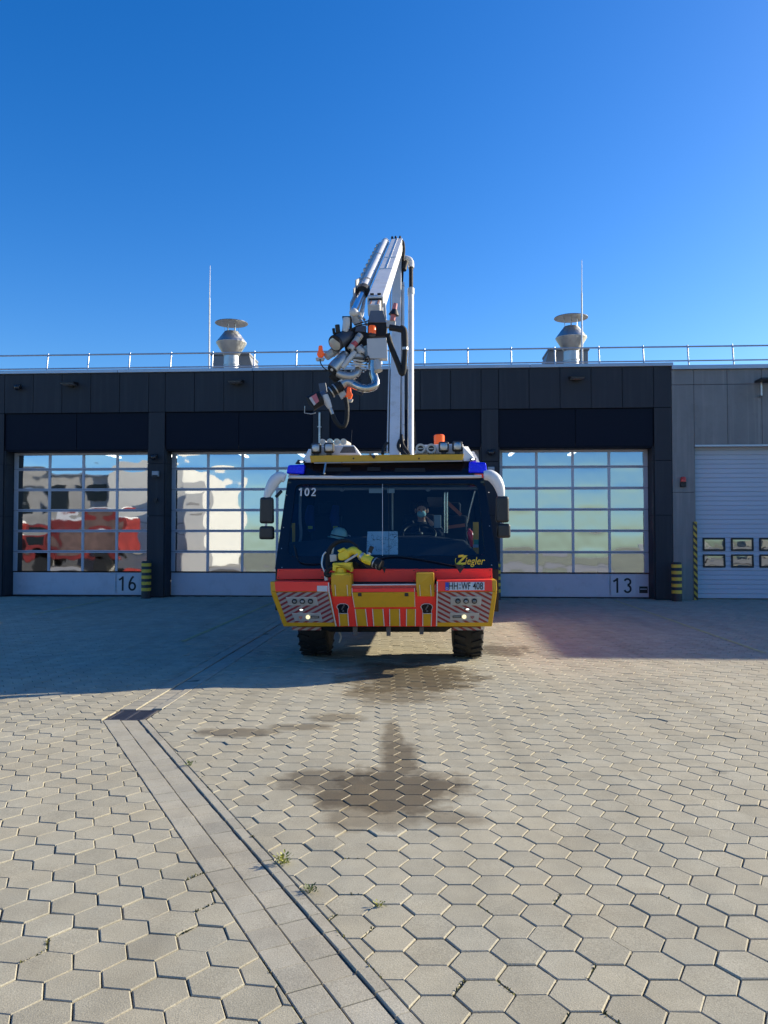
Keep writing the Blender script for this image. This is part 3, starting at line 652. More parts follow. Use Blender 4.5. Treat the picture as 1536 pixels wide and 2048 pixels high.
for z in (1.2, 3.0, 4.6): MB().bx(-0.05, 0.05, -0.085, 0, z, z + 0.03).build('clamp', M_galv, t)
# bollards
M_by = mat('bollard_yellow', (0.74, 0.48, 0.05), 0.5, var=0.1, dirt=(0.25, 0.2, 0.08), dirtamt=0.4); M_bk = mat('bollard_black', (0.025, 0.025, 0.027), 0.5)
for u, wd, lab in ((P0 - 0.16, -0.25, 'yellow and black striped bollard beside door 16'), (AX0 - 0.03, -0.35, 'yellow and black striped bollard between door 13 and the annex'), (pil[3] + 0.12, -0.25, 'yellow and black striped bollard half hidden behind the truck cab')):
    t = thing('bollard', lab, 'bollard', site(u, wd, 0), YAW, 'striped bollards')
    MB().lathe([(0, 0.125), (0.98, 0.125), (1.0, 0.11)], (0, 0, 0)).build('post', M_bk, t, 40)
    for k in range(5): MB().lathe([(0, 0.1285), (0.085, 0.1285)], (0, 0, 0.20 + k * 0.165), cap=False).build('yellow_band', M_by, t, 40)

#TRUCK
# ---------------------------------------------------------------- fire truck
TO = Vector((0.0, 9.75, 0.0))
truck = thing('fire_truck', 'red and yellow airport fire truck with raised white boom parked facing the viewer', 'fire truck', TO, YAW)
def P(px, py, d):
    """point of the truck (its own x, depth behind the bumper face, z) that lies on a sight line"""
    dx = (px - 768) / F; dy = -(py - 1024) / F
    r = Vector((dx, math.cos(PIT) - dy * math.sin(PIT), math.sin(PIT) + dy * math.cos(PIT)))
    o = Vector((0, 0, CAMH)); n = Vector((-SY, CY, 0)); t = (d + n.dot(TO) - n.dot(o)) / n.dot(r); p = o + r * t - TO
    return Vector((p.x * CY + p.y * SY, -p.x * SY + p.y * CY, p.z))
def PP(lst, d=None): return [P(*(q if d is None else (q[0], q[1], d))) for q in lst]
def slab(lst, th, back=True):
    A = PP(lst); return MB().prism(A, [a + Vector((0, th, 0)) for a in A])
def rnd_poly(pts, r, n=5):
    out = []; N = len(pts)
    for i in range(N):
        a, b, c = Vector(pts[i - 1]), Vector(pts[i]), Vector(pts[(i + 1) % N])
        p, q = b + (a - b).normalized() * r, b + (c - b).normalized() * r
        for k in range(n + 1): u_ = k / n; out.append(p * (1 - u_) ** 2 + b * 2 * u_ * (1 - u_) + q * u_ * u_)
    return out
M_red = mat('fluorescent_red', (1.0, 0.048, 0.034), 0.42, var=0.05, scale=3, spec=0.4, dirt=(0.6, 0.03, 0.02), dirtamt=0.2)
M_redp = mat('red_paint', (0.62, 0.012, 0.012), 0.22, var=0.05, coat=0.5)
M_yel = mat('yellow_paint', (0.63, 0.34, 0.012), 0.38, var=0.07, scale=4, dirt=(0.38, 0.26, 0.03), dirtamt=0.3)
M_yel2 = mat('bright_yellow', (0.86, 0.62, 0.03), 0.36, var=0.07, scale=8, dirt=(0.40, 0.30, 0.05), dirtamt=0.3)
M_rub = mat('rubber', (0.010, 0.010, 0.010), 0.75, var=0.3, scale=20, bump=0.2, bscale=60)
M_gloss = mat('gloss_black', (0.006, 0.007, 0.012), 0.12, var=0.1, spec=0.5)
M_chas = mat('chassis_black', (0.012, 0.012, 0.013), 0.7, var=0.2)
M_rw = stripemat('red_white_hatch_left_shaded', (0.26, 0.03, 0.045), (0.38, 0.35, 0.34), 0.47, -0.88, 0.056, 0.46)  # left hatch coloured darker than the right, shading put into the print
M_rw2 = stripemat('red_white_hatch_right_lit', (0.30, 0.03, 0.035), (0.44, 0.40, 0.385), 0.47, 0.88, 0.056, 0.46)
M_wline = mat('reflective_white', (0.70, 0.66, 0.62), 0.4, var=0.06)
M_plate = mat('lamp_plate_silver', (0.42, 0.42, 0.41), 0.38, metal=0.3, var=0.08, scale=14)
M_lens = mat('clear_lens', (0.22, 0.23, 0.23), 0.12, var=0.1, coat=1.0)
M_lamp = mat('lit_lamp', (0.9, 0.85, 0.6), 0.3, emit=(1.0, 0.85, 0.42), es=0.6)
M_led = mat('lit_led', (0.9, 0.9, 0.9), 0.3, emit=(1.0, 0.98, 0.92), es=1.2)
M_blue = mat('blue_lens', (0.0, 0.012, 0.85), 0.2, var=0.12, scale=20, coat=0.15, spec=0.3)
M_org = mat('orange_glow', (0.85, 0.11, 0.01), 0.25, var=0.08, emit=(0.9, 0.12, 0.0), es=0.12)  # faint glow also brightens the hand overrides, which are no lamps
M_off = mat('boom_white', (0.56, 0.55, 0.52), 0.38, var=0.07, scale=2.5, dirt=(0.42, 0.37, 0.30), dirtamt=0.45)
M_chr = mat('chrome', (0.75, 0.77, 0.8), 0.08, metal=1.0, var=0.04)
M_alum = mat('cast_aluminium', (0.48, 0.46, 0.43), 0.34, metal=0.85, var=0.12, scale=12, rvar=0.3)
M_cream = mat('cream_grey', (0.50, 0.48, 0.44), 0.45, var=0.1, scale=9)
M_wind = glassmat('windshield_glass', (0.62, 0.70, 0.74), 1.15, fres=True, gcol=(0.9, 0.95, 1))
M_int = mat('cab_interior', (0.05, 0.056, 0.068), 0.85, var=0.15); M_seat = mat('seat_cloth', (0.022, 0.026, 0.036), 0.9, var=0.2, scale=20)
M_side = mat('side_reflective', (0.70, 0.42, 0.02), 0.3, coat=0.3)

def dW(py): return 0.36 + (1137 - py) / 182 * 0.38
# --- wheels
def wheel(x, y, rr, wd):
    h = bpy.data.objects.new('wheel', MB().lathe([(-wd * 0.3, 0.10), (-wd * 0.3, 0.30), (-wd * 0.42, 0.34), (wd * 0.42, 0.34), (wd * 0.3, 0.30), (wd * 0.3, 0.10)], (0, 0, 0), (1, 0, 0), 28).mesh('wheel', M_chas, 40)); COL.objects.link(h); h.parent = truck; h.location = (x, y, rr)
    t = MB().lathe([(-wd / 2 + 0.02, 0.33), (-wd / 2, 0.42), (-wd / 2 + 0.02, rr - 0.06), (-wd / 2 + 0.07, rr - 0.022), (wd / 2 - 0.07, rr - 0.022), (wd / 2 - 0.02, rr - 0.06), (wd / 2, 0.42), (wd / 2 - 0.02, 0.33)], (0, 0, 0), (1, 0, 0), 44)
    t.build('tyre', M_rub, h, 45)
    lug = MB(); n = 26
    for k in range(n):
        a = 2 * math.pi * k / n
        for s in (-1, 1):
            a2 = a + (math.pi / n if s > 0 else 0); c = Vector((s * wd * 0.28, math.cos(a2) * (rr - 0.018), math.sin(a2) * (rr - 0.018)))
            rot = Matrix.Rotation(a2, 3, 'X') @ Matrix.Rotation(s * R(24), 3, 'Y'); rot = Matrix.Rotation(a2 - math.pi / 2, 3, 'X') @ Matrix.Rotation(s * R(22), 3, 'Z')
            lug.box(c, (wd * 0.36, 0.06, 0.026), rot)
    o = lug.build('tread', M_rub, h); o['kind'] = 'stuff'
    return h
RW = 0.60; TW = 0.42
for y in (1.28, 6.9, 8.35):
    for x in (-1.02, 1.09): wheel(x, y, RW, TW)
# --- chassis and body
MB().bx(-0.5, 0.55, 0.7, 10.2, 0.62, 0.86).build('chassis', M_chas, truck, bev=0.02)
for y in (1.28, 6.9, 8.35): MB().cyl((-0.85, y, 0.6), (0.9, y, 0.6), 0.09).ball((0.03, y, 0.6), 0.2).build('axle', M_chas, truck, 40)
BL = P(551, 1139, 0.36); BRr = P(997, 1137, 0.36); TL = P(577, 955, 0.74); TR = P(967, 954, 0.74)
for s, b, tp in ((-1, BL, TL), (1, BRr, TR)):
    xb, xt = b.x, tp.x
    f = lambda z, xb=xb, xt=xt, b=b, tp=tp, s=s: xb + (xt - xb) * (z - b.z) / (tp.z - b.z) if z > b.z else xb - s * 0.06
    def wall(nm, y0, y1, z0, z1, m):
        q = [(f(z0), y0, z0), (f(z0), y1, z0), (f(z1), y1, z1), (f(z1), y0, z1)]
        return MB().prism(q, [(x - s * 0.05, y, z) for x, y, z in q]).build(nm, m, truck)
    wall('side_panel', 0.40, 3.0, 0.78, 1.40, M_redp); wall('side_stripe', 0.401, 2.99, 1.0, 1.2, M_side).location.x = s * 0.004
    wall('side_pillar', 0.70, 0.84, 1.40, 2.42, M_gloss); wall('side_pillar', 1.75, 1.83, 1.40, 2.42, M_gloss); wall('side_pillar', 2.8, 3.0, 1.40, 2.42, M_gloss)
    wall('side_window', 0.84, 1.75, 1.40, 2.42, M_wind); wall('side_window', 1.83, 2.8, 1.40, 2.42, M_wind)
    q = [(f(1.40), 0.42, 1.40), (f(1.40), 0.70, 1.40), (f(2.4), 0.84, 2.40), (f(2.4), 0.74, 2.40)]
    MB().prism(q, [(x - s * 0.05, y, z) for x, y, z in q]).build('front_pillar', M_gloss, truck)
    MB().bx(xt - s * 0.0, xt - s * 0.12, 0.76, 3.0, 2.42, 2.52).build('roof_rail', M_redp, truck)
MB().bx(BL.x + 0.06, BRr.x - 0.06, 2.96, 3.0, 0.8, 2.5).build('cab_back_wall', M_int, truck)
MB().bx(BL.x + 0.06, BRr.x - 0.06, 0.5, 2.95, 0.86, 0.95).build('cab_floor', M_int, truck)
MB().bx(TL.x + 0.1, TR.x - 0.1, 0.78, 2.95, 2.45, 2.50).build('cab_roof', M_int, truck)
MB().bx(-1.27, 1.33, 3.1, 10.3, 0.75, 2.94).build('body', M_redp, truck, bev=0.03)
for s, x in ((-1, -1.275), (1, 1.335)): MB().bx(x - 0.003, x + 0.003, 3.3, 10.2, 1.05, 1.3).build('body_stripe', M_side, truck)
for s, x in ((-1, -1.27), (1, 1.33)):
    for k in range(4): MB().bx(x + s * 0.004, x + s * 0.02, 3.4 + k * 0.82, 4.12 + k * 0.82, 1.35, 2.3).build('locker_shutter', mat('shutter_silver', (0.5, 0.5, 0.52), 0.3, metal=0.8), truck, bev=0.006)

# --- windshield, black surround
outer = PP([(x, y, dW(y)) for x, y in ((576, 957), (967, 956), (998, 1139), (550, 1140))])
inner = PP([(x, y, dW(y)) for x, y in ((592, 969), (955, 968), (970, 1112), (574, 1113))])
outer = rnd_poly(outer, 0.03); inner = rnd_poly(inner, 0.09)
bm = bmesh.new(); es_ = []
for lp in (outer, inner):
    vv = [bm.verts.new(v) for v in lp]; es_ += [bm.edges.new((vv[i], vv[(i + 1) % len(vv)])) for i in range(len(vv))]
bmesh.ops.triangle_fill(bm, use_beauty=True, use_dissolve=False, edges=es_); bmesh.ops.recalc_face_normals(bm, faces=bm.faces)
me = bpy.data.meshes.new('windshield_surround'); bm.to_mesh(me); bm.free(); me.materials.append(M_gloss)
ws = link('windshield_surround', me, truck); md = ws.modifiers.new('solid', 'SOLIDIFY'); md.thickness = 0.03; md.offset = 0
for x, y in ((564, 1135), (563, 1097), (567, 1055), (573, 990), (983, 1130), (979, 1052), (977, 985)):
    a = P(x, y, dW(y) - 0.02); MB().ball(a, 0.008, 8, 6).build('rivet', M_galv, ws, 60)
gl = MB().poly([v + Vector((0, 0.012, 0)) for v in inner]).build('windshield', M_wind, truck)
for x in (765, 777): MB().tube([P(x, 968, dW(968) - 0.012), P(x + (1 if x > 770 else 0), 1112, dW(1112) - 0.012)], 0.0035, 6).build('glass_joint', M_wline if x < 770 else M_black, gl)
# wipers
for a, b, c in (((742, 1122), (800, 1113), (925, 1134)), ((640, 1127), (600, 1124), (588, 1090))):
    MB().tube(PP([(x, y, dW(y) - 0.05) for x, y in (a, b, c)]), 0.008, 6, smooth=6).build('wiper', M_black, truck, 60)
MB().prism(PP([(908, 1127, 0.3), (930, 1133, 0.3), (920, 1147, 0.3)]), PP([(908, 1127, 0.34), (930, 1133, 0.34), (920, 1147, 0.34)])).build('wiper_blade_end', M_black, truck)
rake = math.atan2(0.38, P(768, 955, .74).z - P(768, 1137, .36).z)
def wtext(nm, s, size, px, py, m, **k):
    l = P(px, py, dW(py) - 0.022); return text(nm, s, size, l, m, truck, rot=(R(90) - rake, 0, 0), **k)
digits('fleet_number', '102', 0.118, P(614, 984, dW(984) - 0.022), M_wline, truck, rot=(R(90) - rake, 0, 0), wt=0.16)
wtext('maker_lettering', 'iegler', 0.14, 948.5, 1122.5, M_yel2, sx=0.80, shear=0.25, bold=0.0012)
wtext('maker_lettering', 'Z', 0.165, 921, 1121, M_yel2, sx=1.0, shear=0.25, bold=0.006)
c_ = P(920, 1122, dW(1122) - 0.02); MB().tube([c_ + Vector((0.062 * math.cos(a / 20 * 6.283), rake * 0.062 * math.sin(a / 20 * 6.283), 0.062 * math.sin(a / 20 * 6.283))) for a in range(8, 20)], 0.004, 6).build('maker_emblem_ring', M_yel2, truck)
q = PP([(917, 1110.5, dW(1110) - 0.03), (927, 1109, dW(1110) - 0.03), (926, 1111.5, dW(1110) - 0.03), (916, 1113, dW(1110) - 0.03)]); MB().prism(q, [v + Vector((0, .004, 0)) for v in q]).build('maker_emblem_bar', M_yel2, truck)

# --- roof: gutter strip, black header, yellow beam, pods, lamps
MB().tube(PP([(578, 954, 0.70), (680, 955, 0.70), (860, 954, 0.70), (963, 953, 0.70)]), 0.022, 10).build('gutter_strip', M_wline, truck, 50)
A = PP([(610, 922, 0.92), (938, 920, 0.92), (952, 950, 0.80), (598, 951, 0.80)]); MB().prism(A, [a + Vector((0, 0.5, 0)) for a in A]).build('roof_header', M_gloss, truck, bev=0.01)
for x0, x1, y0 in ((652, 700, 935), (735, 760, 934), (790, 850, 936)):
    A = PP([(x0, y0, 0.84), (x1, y0, 0.84), (x1 + 1, y0 + 8, 0.82), (x0 - 1, y0 + 8, 0.82)]); MB().prism(A, [a + Vector((0, 0.03, 0)) for a in A]).build('header_vent', M_chas, truck)
A = PP([(619, 911, 0.78), (928, 908, 0.78), (925, 922, 0.78), (622, 925, 0.78)]); yb = MB().prism(A, [a + Vector((0, 0.10, 0)) for a in A]).build('roof_beam', M_yel, truck, bev=0.008)
MB().tube(PP([(628, 926, 0.77), (925, 922, 0.77)]), 0.009, 8).build('light_strip', M_galv, truck, 50)
for x in (707, 838): MB().ball(P(x, 917, 0.775), 0.012, 8, 6).build('bolt', M_black, yb)
MB().prism(PP([(740, 910, 0.76), (752, 910, 0.76), (748, 918, 0.76)]), PP([(740, 910, 0.79), (752, 910, 0.79), (748, 918, 0.79)])).build('latch', M_black, yb)
MB().beam(P(652, 925, 0.77), P(648, 948, 0.72), 0.02, 0.02).build('roof_step', M_galv, truck)
# cheeks at each end of the beam
A = PP([(604, 924, 0.86), (617, 898, 0.86), (622, 898, 0.80), (621, 925, 0.80)]); MB().prism(A, [a + Vector((0, 0.9, 0)) for a in A]).build('roof_cheek', M_white, truck)
A = PP([(926, 893, 0.80), (936, 893, 0.86), (953, 922, 0.86), (927, 922, 0.80)]); MB().prism(A, [a + Vector((0, 0.9, 0)) for a in A]).build('roof_cheek', M_white, truck)
A = PP([(940, 903, 1.5), (948, 903, 1.5), (960, 925, 1.5), (948, 925, 1.5)]); MB().prism(A, [a + Vector((0, 1.2, 0)) for a in A]).build('roof_cheek', M_white, truck)
# roof deck and pods
MB().bx(TL.x + 0.14, TR.x - 0.14, 0.93, 3.0, 2.52, 2.62).build('roof_deck', M_off, truck, bev=0.02)
MB().bx(-1.2, 1.26, 3.1, 10.2, 2.94, 2.97).build('body_roof', M_off, truck)
A = PP([(620, 911, 0.98), (625, 892, 1.0), (708, 890, 1.0), (722, 911, 0.98)]); MB().prism(A, [a + Vector((0, 0.7, 0)) for a in A]).build('roof_pod', M_white, truck, bev=0.015)
A = PP([(829, 908, 0.98), (834, 890, 1.0), (926, 887, 1.0), (930, 908, 0.98)]); MB().prism(A, [a + Vector((0, 0.7, 0)) for a in A]).build('roof_pod', M_white, truck, bev=0.015)
A = PP([(678, 908, 0.985), (687, 893, 0.985), (708, 893, 0.985), (713, 908, 0.985)]); MB().prism(A, [a + Vector((0, 0.012, 0)) for a in A]).build('pod_grille', mat('grille_mesh', (0.09, 0.10, 0.12), 0.6, var=0.5, scale=90), truck)
def worklamp(px, py):
    c = P(px, py, 0.84); h = MB().box(c + Vector((0, 0.05, 0)), (0.14, 0.10, 0.14)).build('work_lamp', M_black, truck, bev=0.025)
    MB().box(c + Vector((0, -0.003, 0)), (0.10, 0.02, 0.10)).build('lens', M_lens, h, bev=0.02); MB().lathe([(0, 0.05), (0.004, 0.042), (0.008, 0.02)], c + Vector((0, -0.012, 0)), (0, -1, 0), 20).build('reflector', M_galv, h, 40)
    MB().box(c + Vector((0, 0.05, -0.09)), (0.07, 0.04, 0.05)).build('bracket', M_black, h)
for x, y in ((631.5, 896), (657.5, 895), (887.5, 893), (915, 892)): worklamp(x, y)
for x in (645, 660, 674, 687): 
    c = P(x, 884.5 + (0 if x < 650 else -0.5), 1.25); h = MB().cyl(c, c + Vector((0.05, 0.3, 0)), 0.038, 0.03).build('air_horn', M_cream, truck, 40)
    MB().lathe([(0, 0.03), (0, 0.047), (0.014, 0.047)], c + Vector((0, -0.014, 0)), (0, 1, 0), 20, cap=False).build('bell_rim', M_galv, h, 40)
for x in (841, 862.5):
    c = P(x, 897, 0.90); h = MB().lathe([(0.05, 0.036), (0, 0.04), (-0.004, 0.05), (0, 0.068), (0.08, 0.068), (0.08, 0.03)], c, (0, 1, 0), 28, cap=False).build('speaker', M_cream, truck, 40)
    MB().cyl(c + Vector((0, 0.02, 0)), c + Vector((0, 0.07, 0)), 0.041).build('cone', M_black, h, 40); MB().box(c + Vector((0, 0.006, 0)), (0.06, 0.012, 0.012)).build('bar', M_cream, h)
c = P(878.5, 887, 1.3); bc = MB().lathe([(0, 0.075), (0.13, 0.075), (0.145, 0.06)], c - Vector((0, 0, 0.02)), n=28).build('amber_beacon', M_org, truck, 40)
MB().lathe([(0, 0.08), (0.03, 0.08)], c - Vector((0, 0, 0.05)), n=28).build('base', M_black, bc, 40)
for x, y, h in ((702, 890, 30), (832, 888, 45)): MB().tube([P(x, y, 1.6), P(x + (2 if x < 800 else -2), y - h, 1.6)], 0.004, 6).build('antenna', M_black, truck)
# blue lights
for lst in (((572, 947), (576, 930), (609, 929), (607, 949)), ((937, 946), (938, 923), (972, 925), (975, 946))):
    A = PP([(x, y, 0.76) for x, y in lst]); h = MB().prism(A, [a + Vector((0, 0.26, 0)) for a in A]).build('blue_light', M_blue, truck, bev=0.02, seg=3)
    MB().prism([a * 1.0 + Vector((0, 0.03, -0.14)) for a in A[1:3]] + [A[2] + Vector((0, 0.03, -0.165)), A[1] + Vector((0, 0.03, -0.165))], [a + Vector((0, 0.24, -0.14)) for a in A[1:3]] + [A[2] + Vector((0, 0.24, -0.165)), A[1] + Vector((0, 0.24, -0.165))]).build('base', M_black, h)
for x, y in ((604, 924), (946, 919)):
    c = P(x, y, 0.83); h = MB().box(c, (0.08, 0.08, 0.035)).build('marker_lamp', M_black, truck, bev=0.012); MB().ball(c + Vector((0, -0.035, 0.0)), (0.028, 0.015, 0.011), 10, 6).build('led', M_led, h, 60)
MB().prism(PP([(590, 928, .9), (596, 919, .9), (603, 921, .9), (600, 929, .9)]), PP([(590, 928, 1.1), (596, 919, 1.1), (603, 921, 1.1), (600, 929, 1.1)])).build('roof_hook', M_black, truck)
# mirrors
def mirror(path, rr, h1, h2, sgn):
    ar = MB().tube(PP([(x, y, 0.62) for x, y in path]), rr, 14, smooth=6).build('mirror_arm', M_white, truck, 60)
    for (x0, y0, x1, y1) in (h1, h2):
        A = PP([(x0, y0, 0.56), (x1, y0, 0.56), (x1 + 1, y1, 0.56), (x0 - 1, y1, 0.56)]); h = MB().prism(A, [a + Vector((0, 0.12, 0)) for a in A]).build('mirror_housing', mat('mirror_black', (0.022, 0.023, 0.024), 0.42, var=0.1), truck, bev=0.035, seg=4)
        B = [a + Vector((0, 0.121, 0)) for a in A]; cc = sum(B, Vector()) / 4; B = [cc + (b - cc) * 0.82 for b in B]; MB().prism(B, [b + Vector((0, 0.006, 0)) for b in B]).build('mirror_glass', M_chr, h)
    xm = (h1[0] + h1[2]) / 2; MB().tube([P(xm, h1[3] - 6, 0.62), P(xm, h2[1] + 6, 0.62)], 0.016, 10).build('mirror_joint', M_white, truck, 40)
mirror(((570, 956), (560, 954), (549, 962), (540, 978), (533, 996)), [0.06, 0.072, 0.078, 0.068, 0.042], (519, 994, 545, 1047), (518, 1052, 546, 1079), -1)
mirror(((968, 951), (980, 951), (991, 959), (999, 974), (1003, 993)), [0.06, 0.076, 0.08, 0.068, 0.042], (993, 992, 1018, 1045), (995, 1047, 1021, 1076), 1)
MB().tube([P(563, 982, 0.66), P(552, 994, 0.62)], 0.022, 10).build('mirror_stay', M_black, truck, 40)

# --- red apron strip below the glass
for lst in (((555, 1138), (648, 1138), (648, 1158), (553, 1159)), ((700, 1138), (832, 1138), (832, 1165), (700, 1166)), ((868, 1138), (984, 1137), (985, 1157), (868, 1160)), ((648, 1139), (700, 1138), (700, 1160), (648, 1160)), ((832, 1138), (868, 1138), (868, 1160), (832, 1160))):
    A = PP([(x, y, 0.30) for x, y in lst]); ap_ = MB().prism(A, [a + Vector((0, 0.05, 0)) for a in A]).build('apron_panel', M_red, truck, bev=0.004)
    if lst[1][0] - lst[0][0] > 60:
        for x, y in ((lst[0][0] + 4, lst[0][1] + 3), (lst[1][0] - 4, lst[1][1] + 3), (lst[2][0] - 4, lst[2][1] - 4), (lst[3][0] + 4, lst[3][1] - 4)): MB().ball(P(x, y, 0.298), 0.007, 8, 5).build('screw', M_black, ap_)
MB().bx(BL.x, BRr.x, 0.36, 0.42, 0.72, 1.26).build('front_bulkhead', M_chas, truck)
# --- bumper
bmp = MB().bx(BL.x + 0.14, BRr.x - 0.14, 0.26, 0.72, 0.60, 1.10).build('bumper', M_chas, truck)
def dB(py): return max(0.0, (py - 1184) / 68 * 0.17)            # lower face rakes back
def plate(lst, m, nm, th=0.03, off=0.0, bev=0.004, parent=None):
    A = PP([(x, y, dB(y) + off) for x, y in lst]); return MB().prism(A, [a + Vector((0, th, 0)) for a in A]).build(nm, m, parent or bmp, bev=bev)
# side wings (yellow carrier), red band, hatched field
for s, top, low, hat, hm in (
    (-1, [(540, 1163), (658, 1164), (658, 1184), (541, 1184)], [(541, 1184), (658, 1184), (673, 1253), (567, 1253)], [(552, 1184.5), (655, 1184.5), (668, 1245), (574, 1245)], M_rw),
    (1, [(874, 1161), (993, 1160), (994, 1183), (874, 1184)], [(874, 1184), (994, 1183), (984, 1253), (873, 1253)], [(876, 1184.5), (985, 1184.5), (976, 1245), (875, 1245)], M_rw2)):
    A = PP([(x, y, 0.0) for x, y in top]); MB().prism(A, [a + Vector((0, 0.35, 0)) for a in A]).build('corner_box', M_yel, bmp, bev=0.012)
    A = PP([(x, y, dB(y)) for x, y in low]); MB().prism(A, [a + Vector((0, 0.35 - (0.17 if i > 1 else 0), 0)) for i, a in enumerate(A)]).build('corner_box', M_yel, bmp, bev=0.008)
    rb = [(top[0][0] + (9 if s < 0 else 0), top[0][1] - 0.3), (top[1][0] - (0 if s < 0 else 9), top[1][1] - 0.3), (top[2][0] - (0 if s < 0 else 9), 1183), (top[3][0] + (10 if s < 0 else 0), 1183)]
    plate(rb, M_red, 'red_band', 0.34, -0.008)
    o = plate(hat, hm, 'hatched_panel', 0.012, -0.007, bev=0)
    # white rim lines
    edge = (657, 1165, 672, 1252) if s < 0 else (874.5, 1163, 873, 1252)
    MB().tube(PP([(edge[0], edge[1], -0.004), (edge[0] + (1 if s < 0 else 0), 1184, -0.006), (edge[2], edge[3], dB(1252) - 0.006)]), 0.008, 6).build('edge_trim', M_wline, bmp)
# centre: red apron, yellow locker lid, stripes
plate([(659, 1170), (873, 1169), (873, 1184), (660, 1184)], M_redp, 'centre_panel', 0.2, 0.05)
plate([(660, 1184), (873, 1184), (872, 1253), (674, 1253)], M_red, 'centre_panel', 0.2, 0.045)
MB().tube(PP([(704, 1170, 0.04), (832, 1169, 0.04)]), 0.009, 8).build('edge_trim', M_wline, bmp)
plate([(704, 1177), (829, 1176), (829, 1184), (704, 1184)], M_red, 'lid_band', 0.02, 0.02)
lid = plate([(704, 1185), (829, 1184), (830, 1214), (709, 1215)], M_yel, 'locker_lid', 0.03, 0.015)
for x in (719.5, 813): MB().box(P(x, 1189, dB(1189) + 0.012), (0.045, 0.012, 0.045)).build('latch', M_black, lid, bev=0.004)
MB().tube(PP([(704, 1176, 0.012), (704, 1185, 0.012), (709, 1215, dB(1215) + 0.012)]), 0.004, 6).build('edge_trim', M_wline, bmp); MB().tube(PP([(829, 1176, 0.012), (830, 1214, dB(1214) + 0.012)]), 0.004, 6).build('edge_trim', M_wline, bmp)
for x0, x1, sh in ((711, 730, 4), (746, 765, 2.5), (780, 798, 0.8), (814, 830, -0.3)):
    plate([(x0, 1218), (x1, 1218), (x1 + sh, 1252), (x0 + sh, 1252)], M_yel, 'yellow_stripe', 0.012, 0.03, bev=0.002)
    for xe in (x0 - 1, x1 + 1): MB().tube(PP([(xe, 1218, dB(1218) + 0.03), (xe + sh, 1252, dB(1252) + 0.03)]), 0.006, 6).build('edge_trim', M_wline, bmp)
# yellow step blocks (left carries the turret) and openings with hooks
for bx0, bx1, tp in ((662, 702, 1149), (832, 868, 1146)):
    A = PP([(bx0, tp, -0.02), (bx1, tp, -0.02), (bx1 + 0.5, 1172, -0.02), (bx1 + 1, 1193, 0.035), (bx0 + 3, 1193, 0.035), (bx0, 1172, -0.02)]); MB().prism(A, [a + Vector((0, 0.3, 0)) for a in A]).build('step_block', M_yel, bmp, bev=0.012)
    for k in (0.2, 0.8): MB().tube(PP([(bx0 + (bx1 - bx0) * k, 1170, -0.028), (bx0 + 1.5 + (bx1 - bx0) * k, 1192, 0.028)]), 0.004, 6).build('edge_trim', M_wline, bmp)
    cx = (bx0 + bx1) / 2 + (3.5 if bx0 < 700 else 3.5)
    key = [(cx - 12, 1214), (cx - 10, 1210), (cx - 5, 1207.5), (cx + 5, 1207.5), (cx + 10, 1210), (cx + 12, 1214), (cx + 10, 1219), (cx + 9, 1227), (cx - 8, 1227), (cx - 9, 1219)]
    plate(key, M_gloss, 'hook_opening', 0.01, 0.036, bev=0)
    MB().tube([P(*q) for q in [(k[0], k[1], dB(k[1]) + 0.033) for k in key + key[:1]]], 0.004, 6).build('opening_rim', M_wline, bmp)
    MB().cyl(P(cx + 3, 1210, dB(1211) + 0.03), P(cx - 2, 1219, dB(1220) + 0.03), 0.009).ball(P(cx + 1, 1222, dB(1221) + 0.03), 0.013, 10, 8).build('tow_pin', mat('pin_grey', (0.16, 0.16, 0.17), 0.5, metal=0.5), bmp, 40)
    plate([(cx - 7, 1228), (cx + 9, 1228), (cx + 11, 1252), (cx - 5, 1252)] if bx0 < 700 else [(cx - 7, 1228), (cx + 9, 1228), (cx + 8, 1252), (cx - 7, 1252)], M_yel, 'yellow_stripe', 0.012, 0.03, bev=0.002)
    for e0, e1 in ((-8, -6), (10, 12)) if bx0 < 700 else ((-8, -8), (10, 9)): MB().tube(PP([(cx + e0, 1226, dB(1226) + 0.03), (cx + e1, 1252, dB(1252) + 0.03)]), 0.006, 6).build('edge_trim', M_wline, bmp)
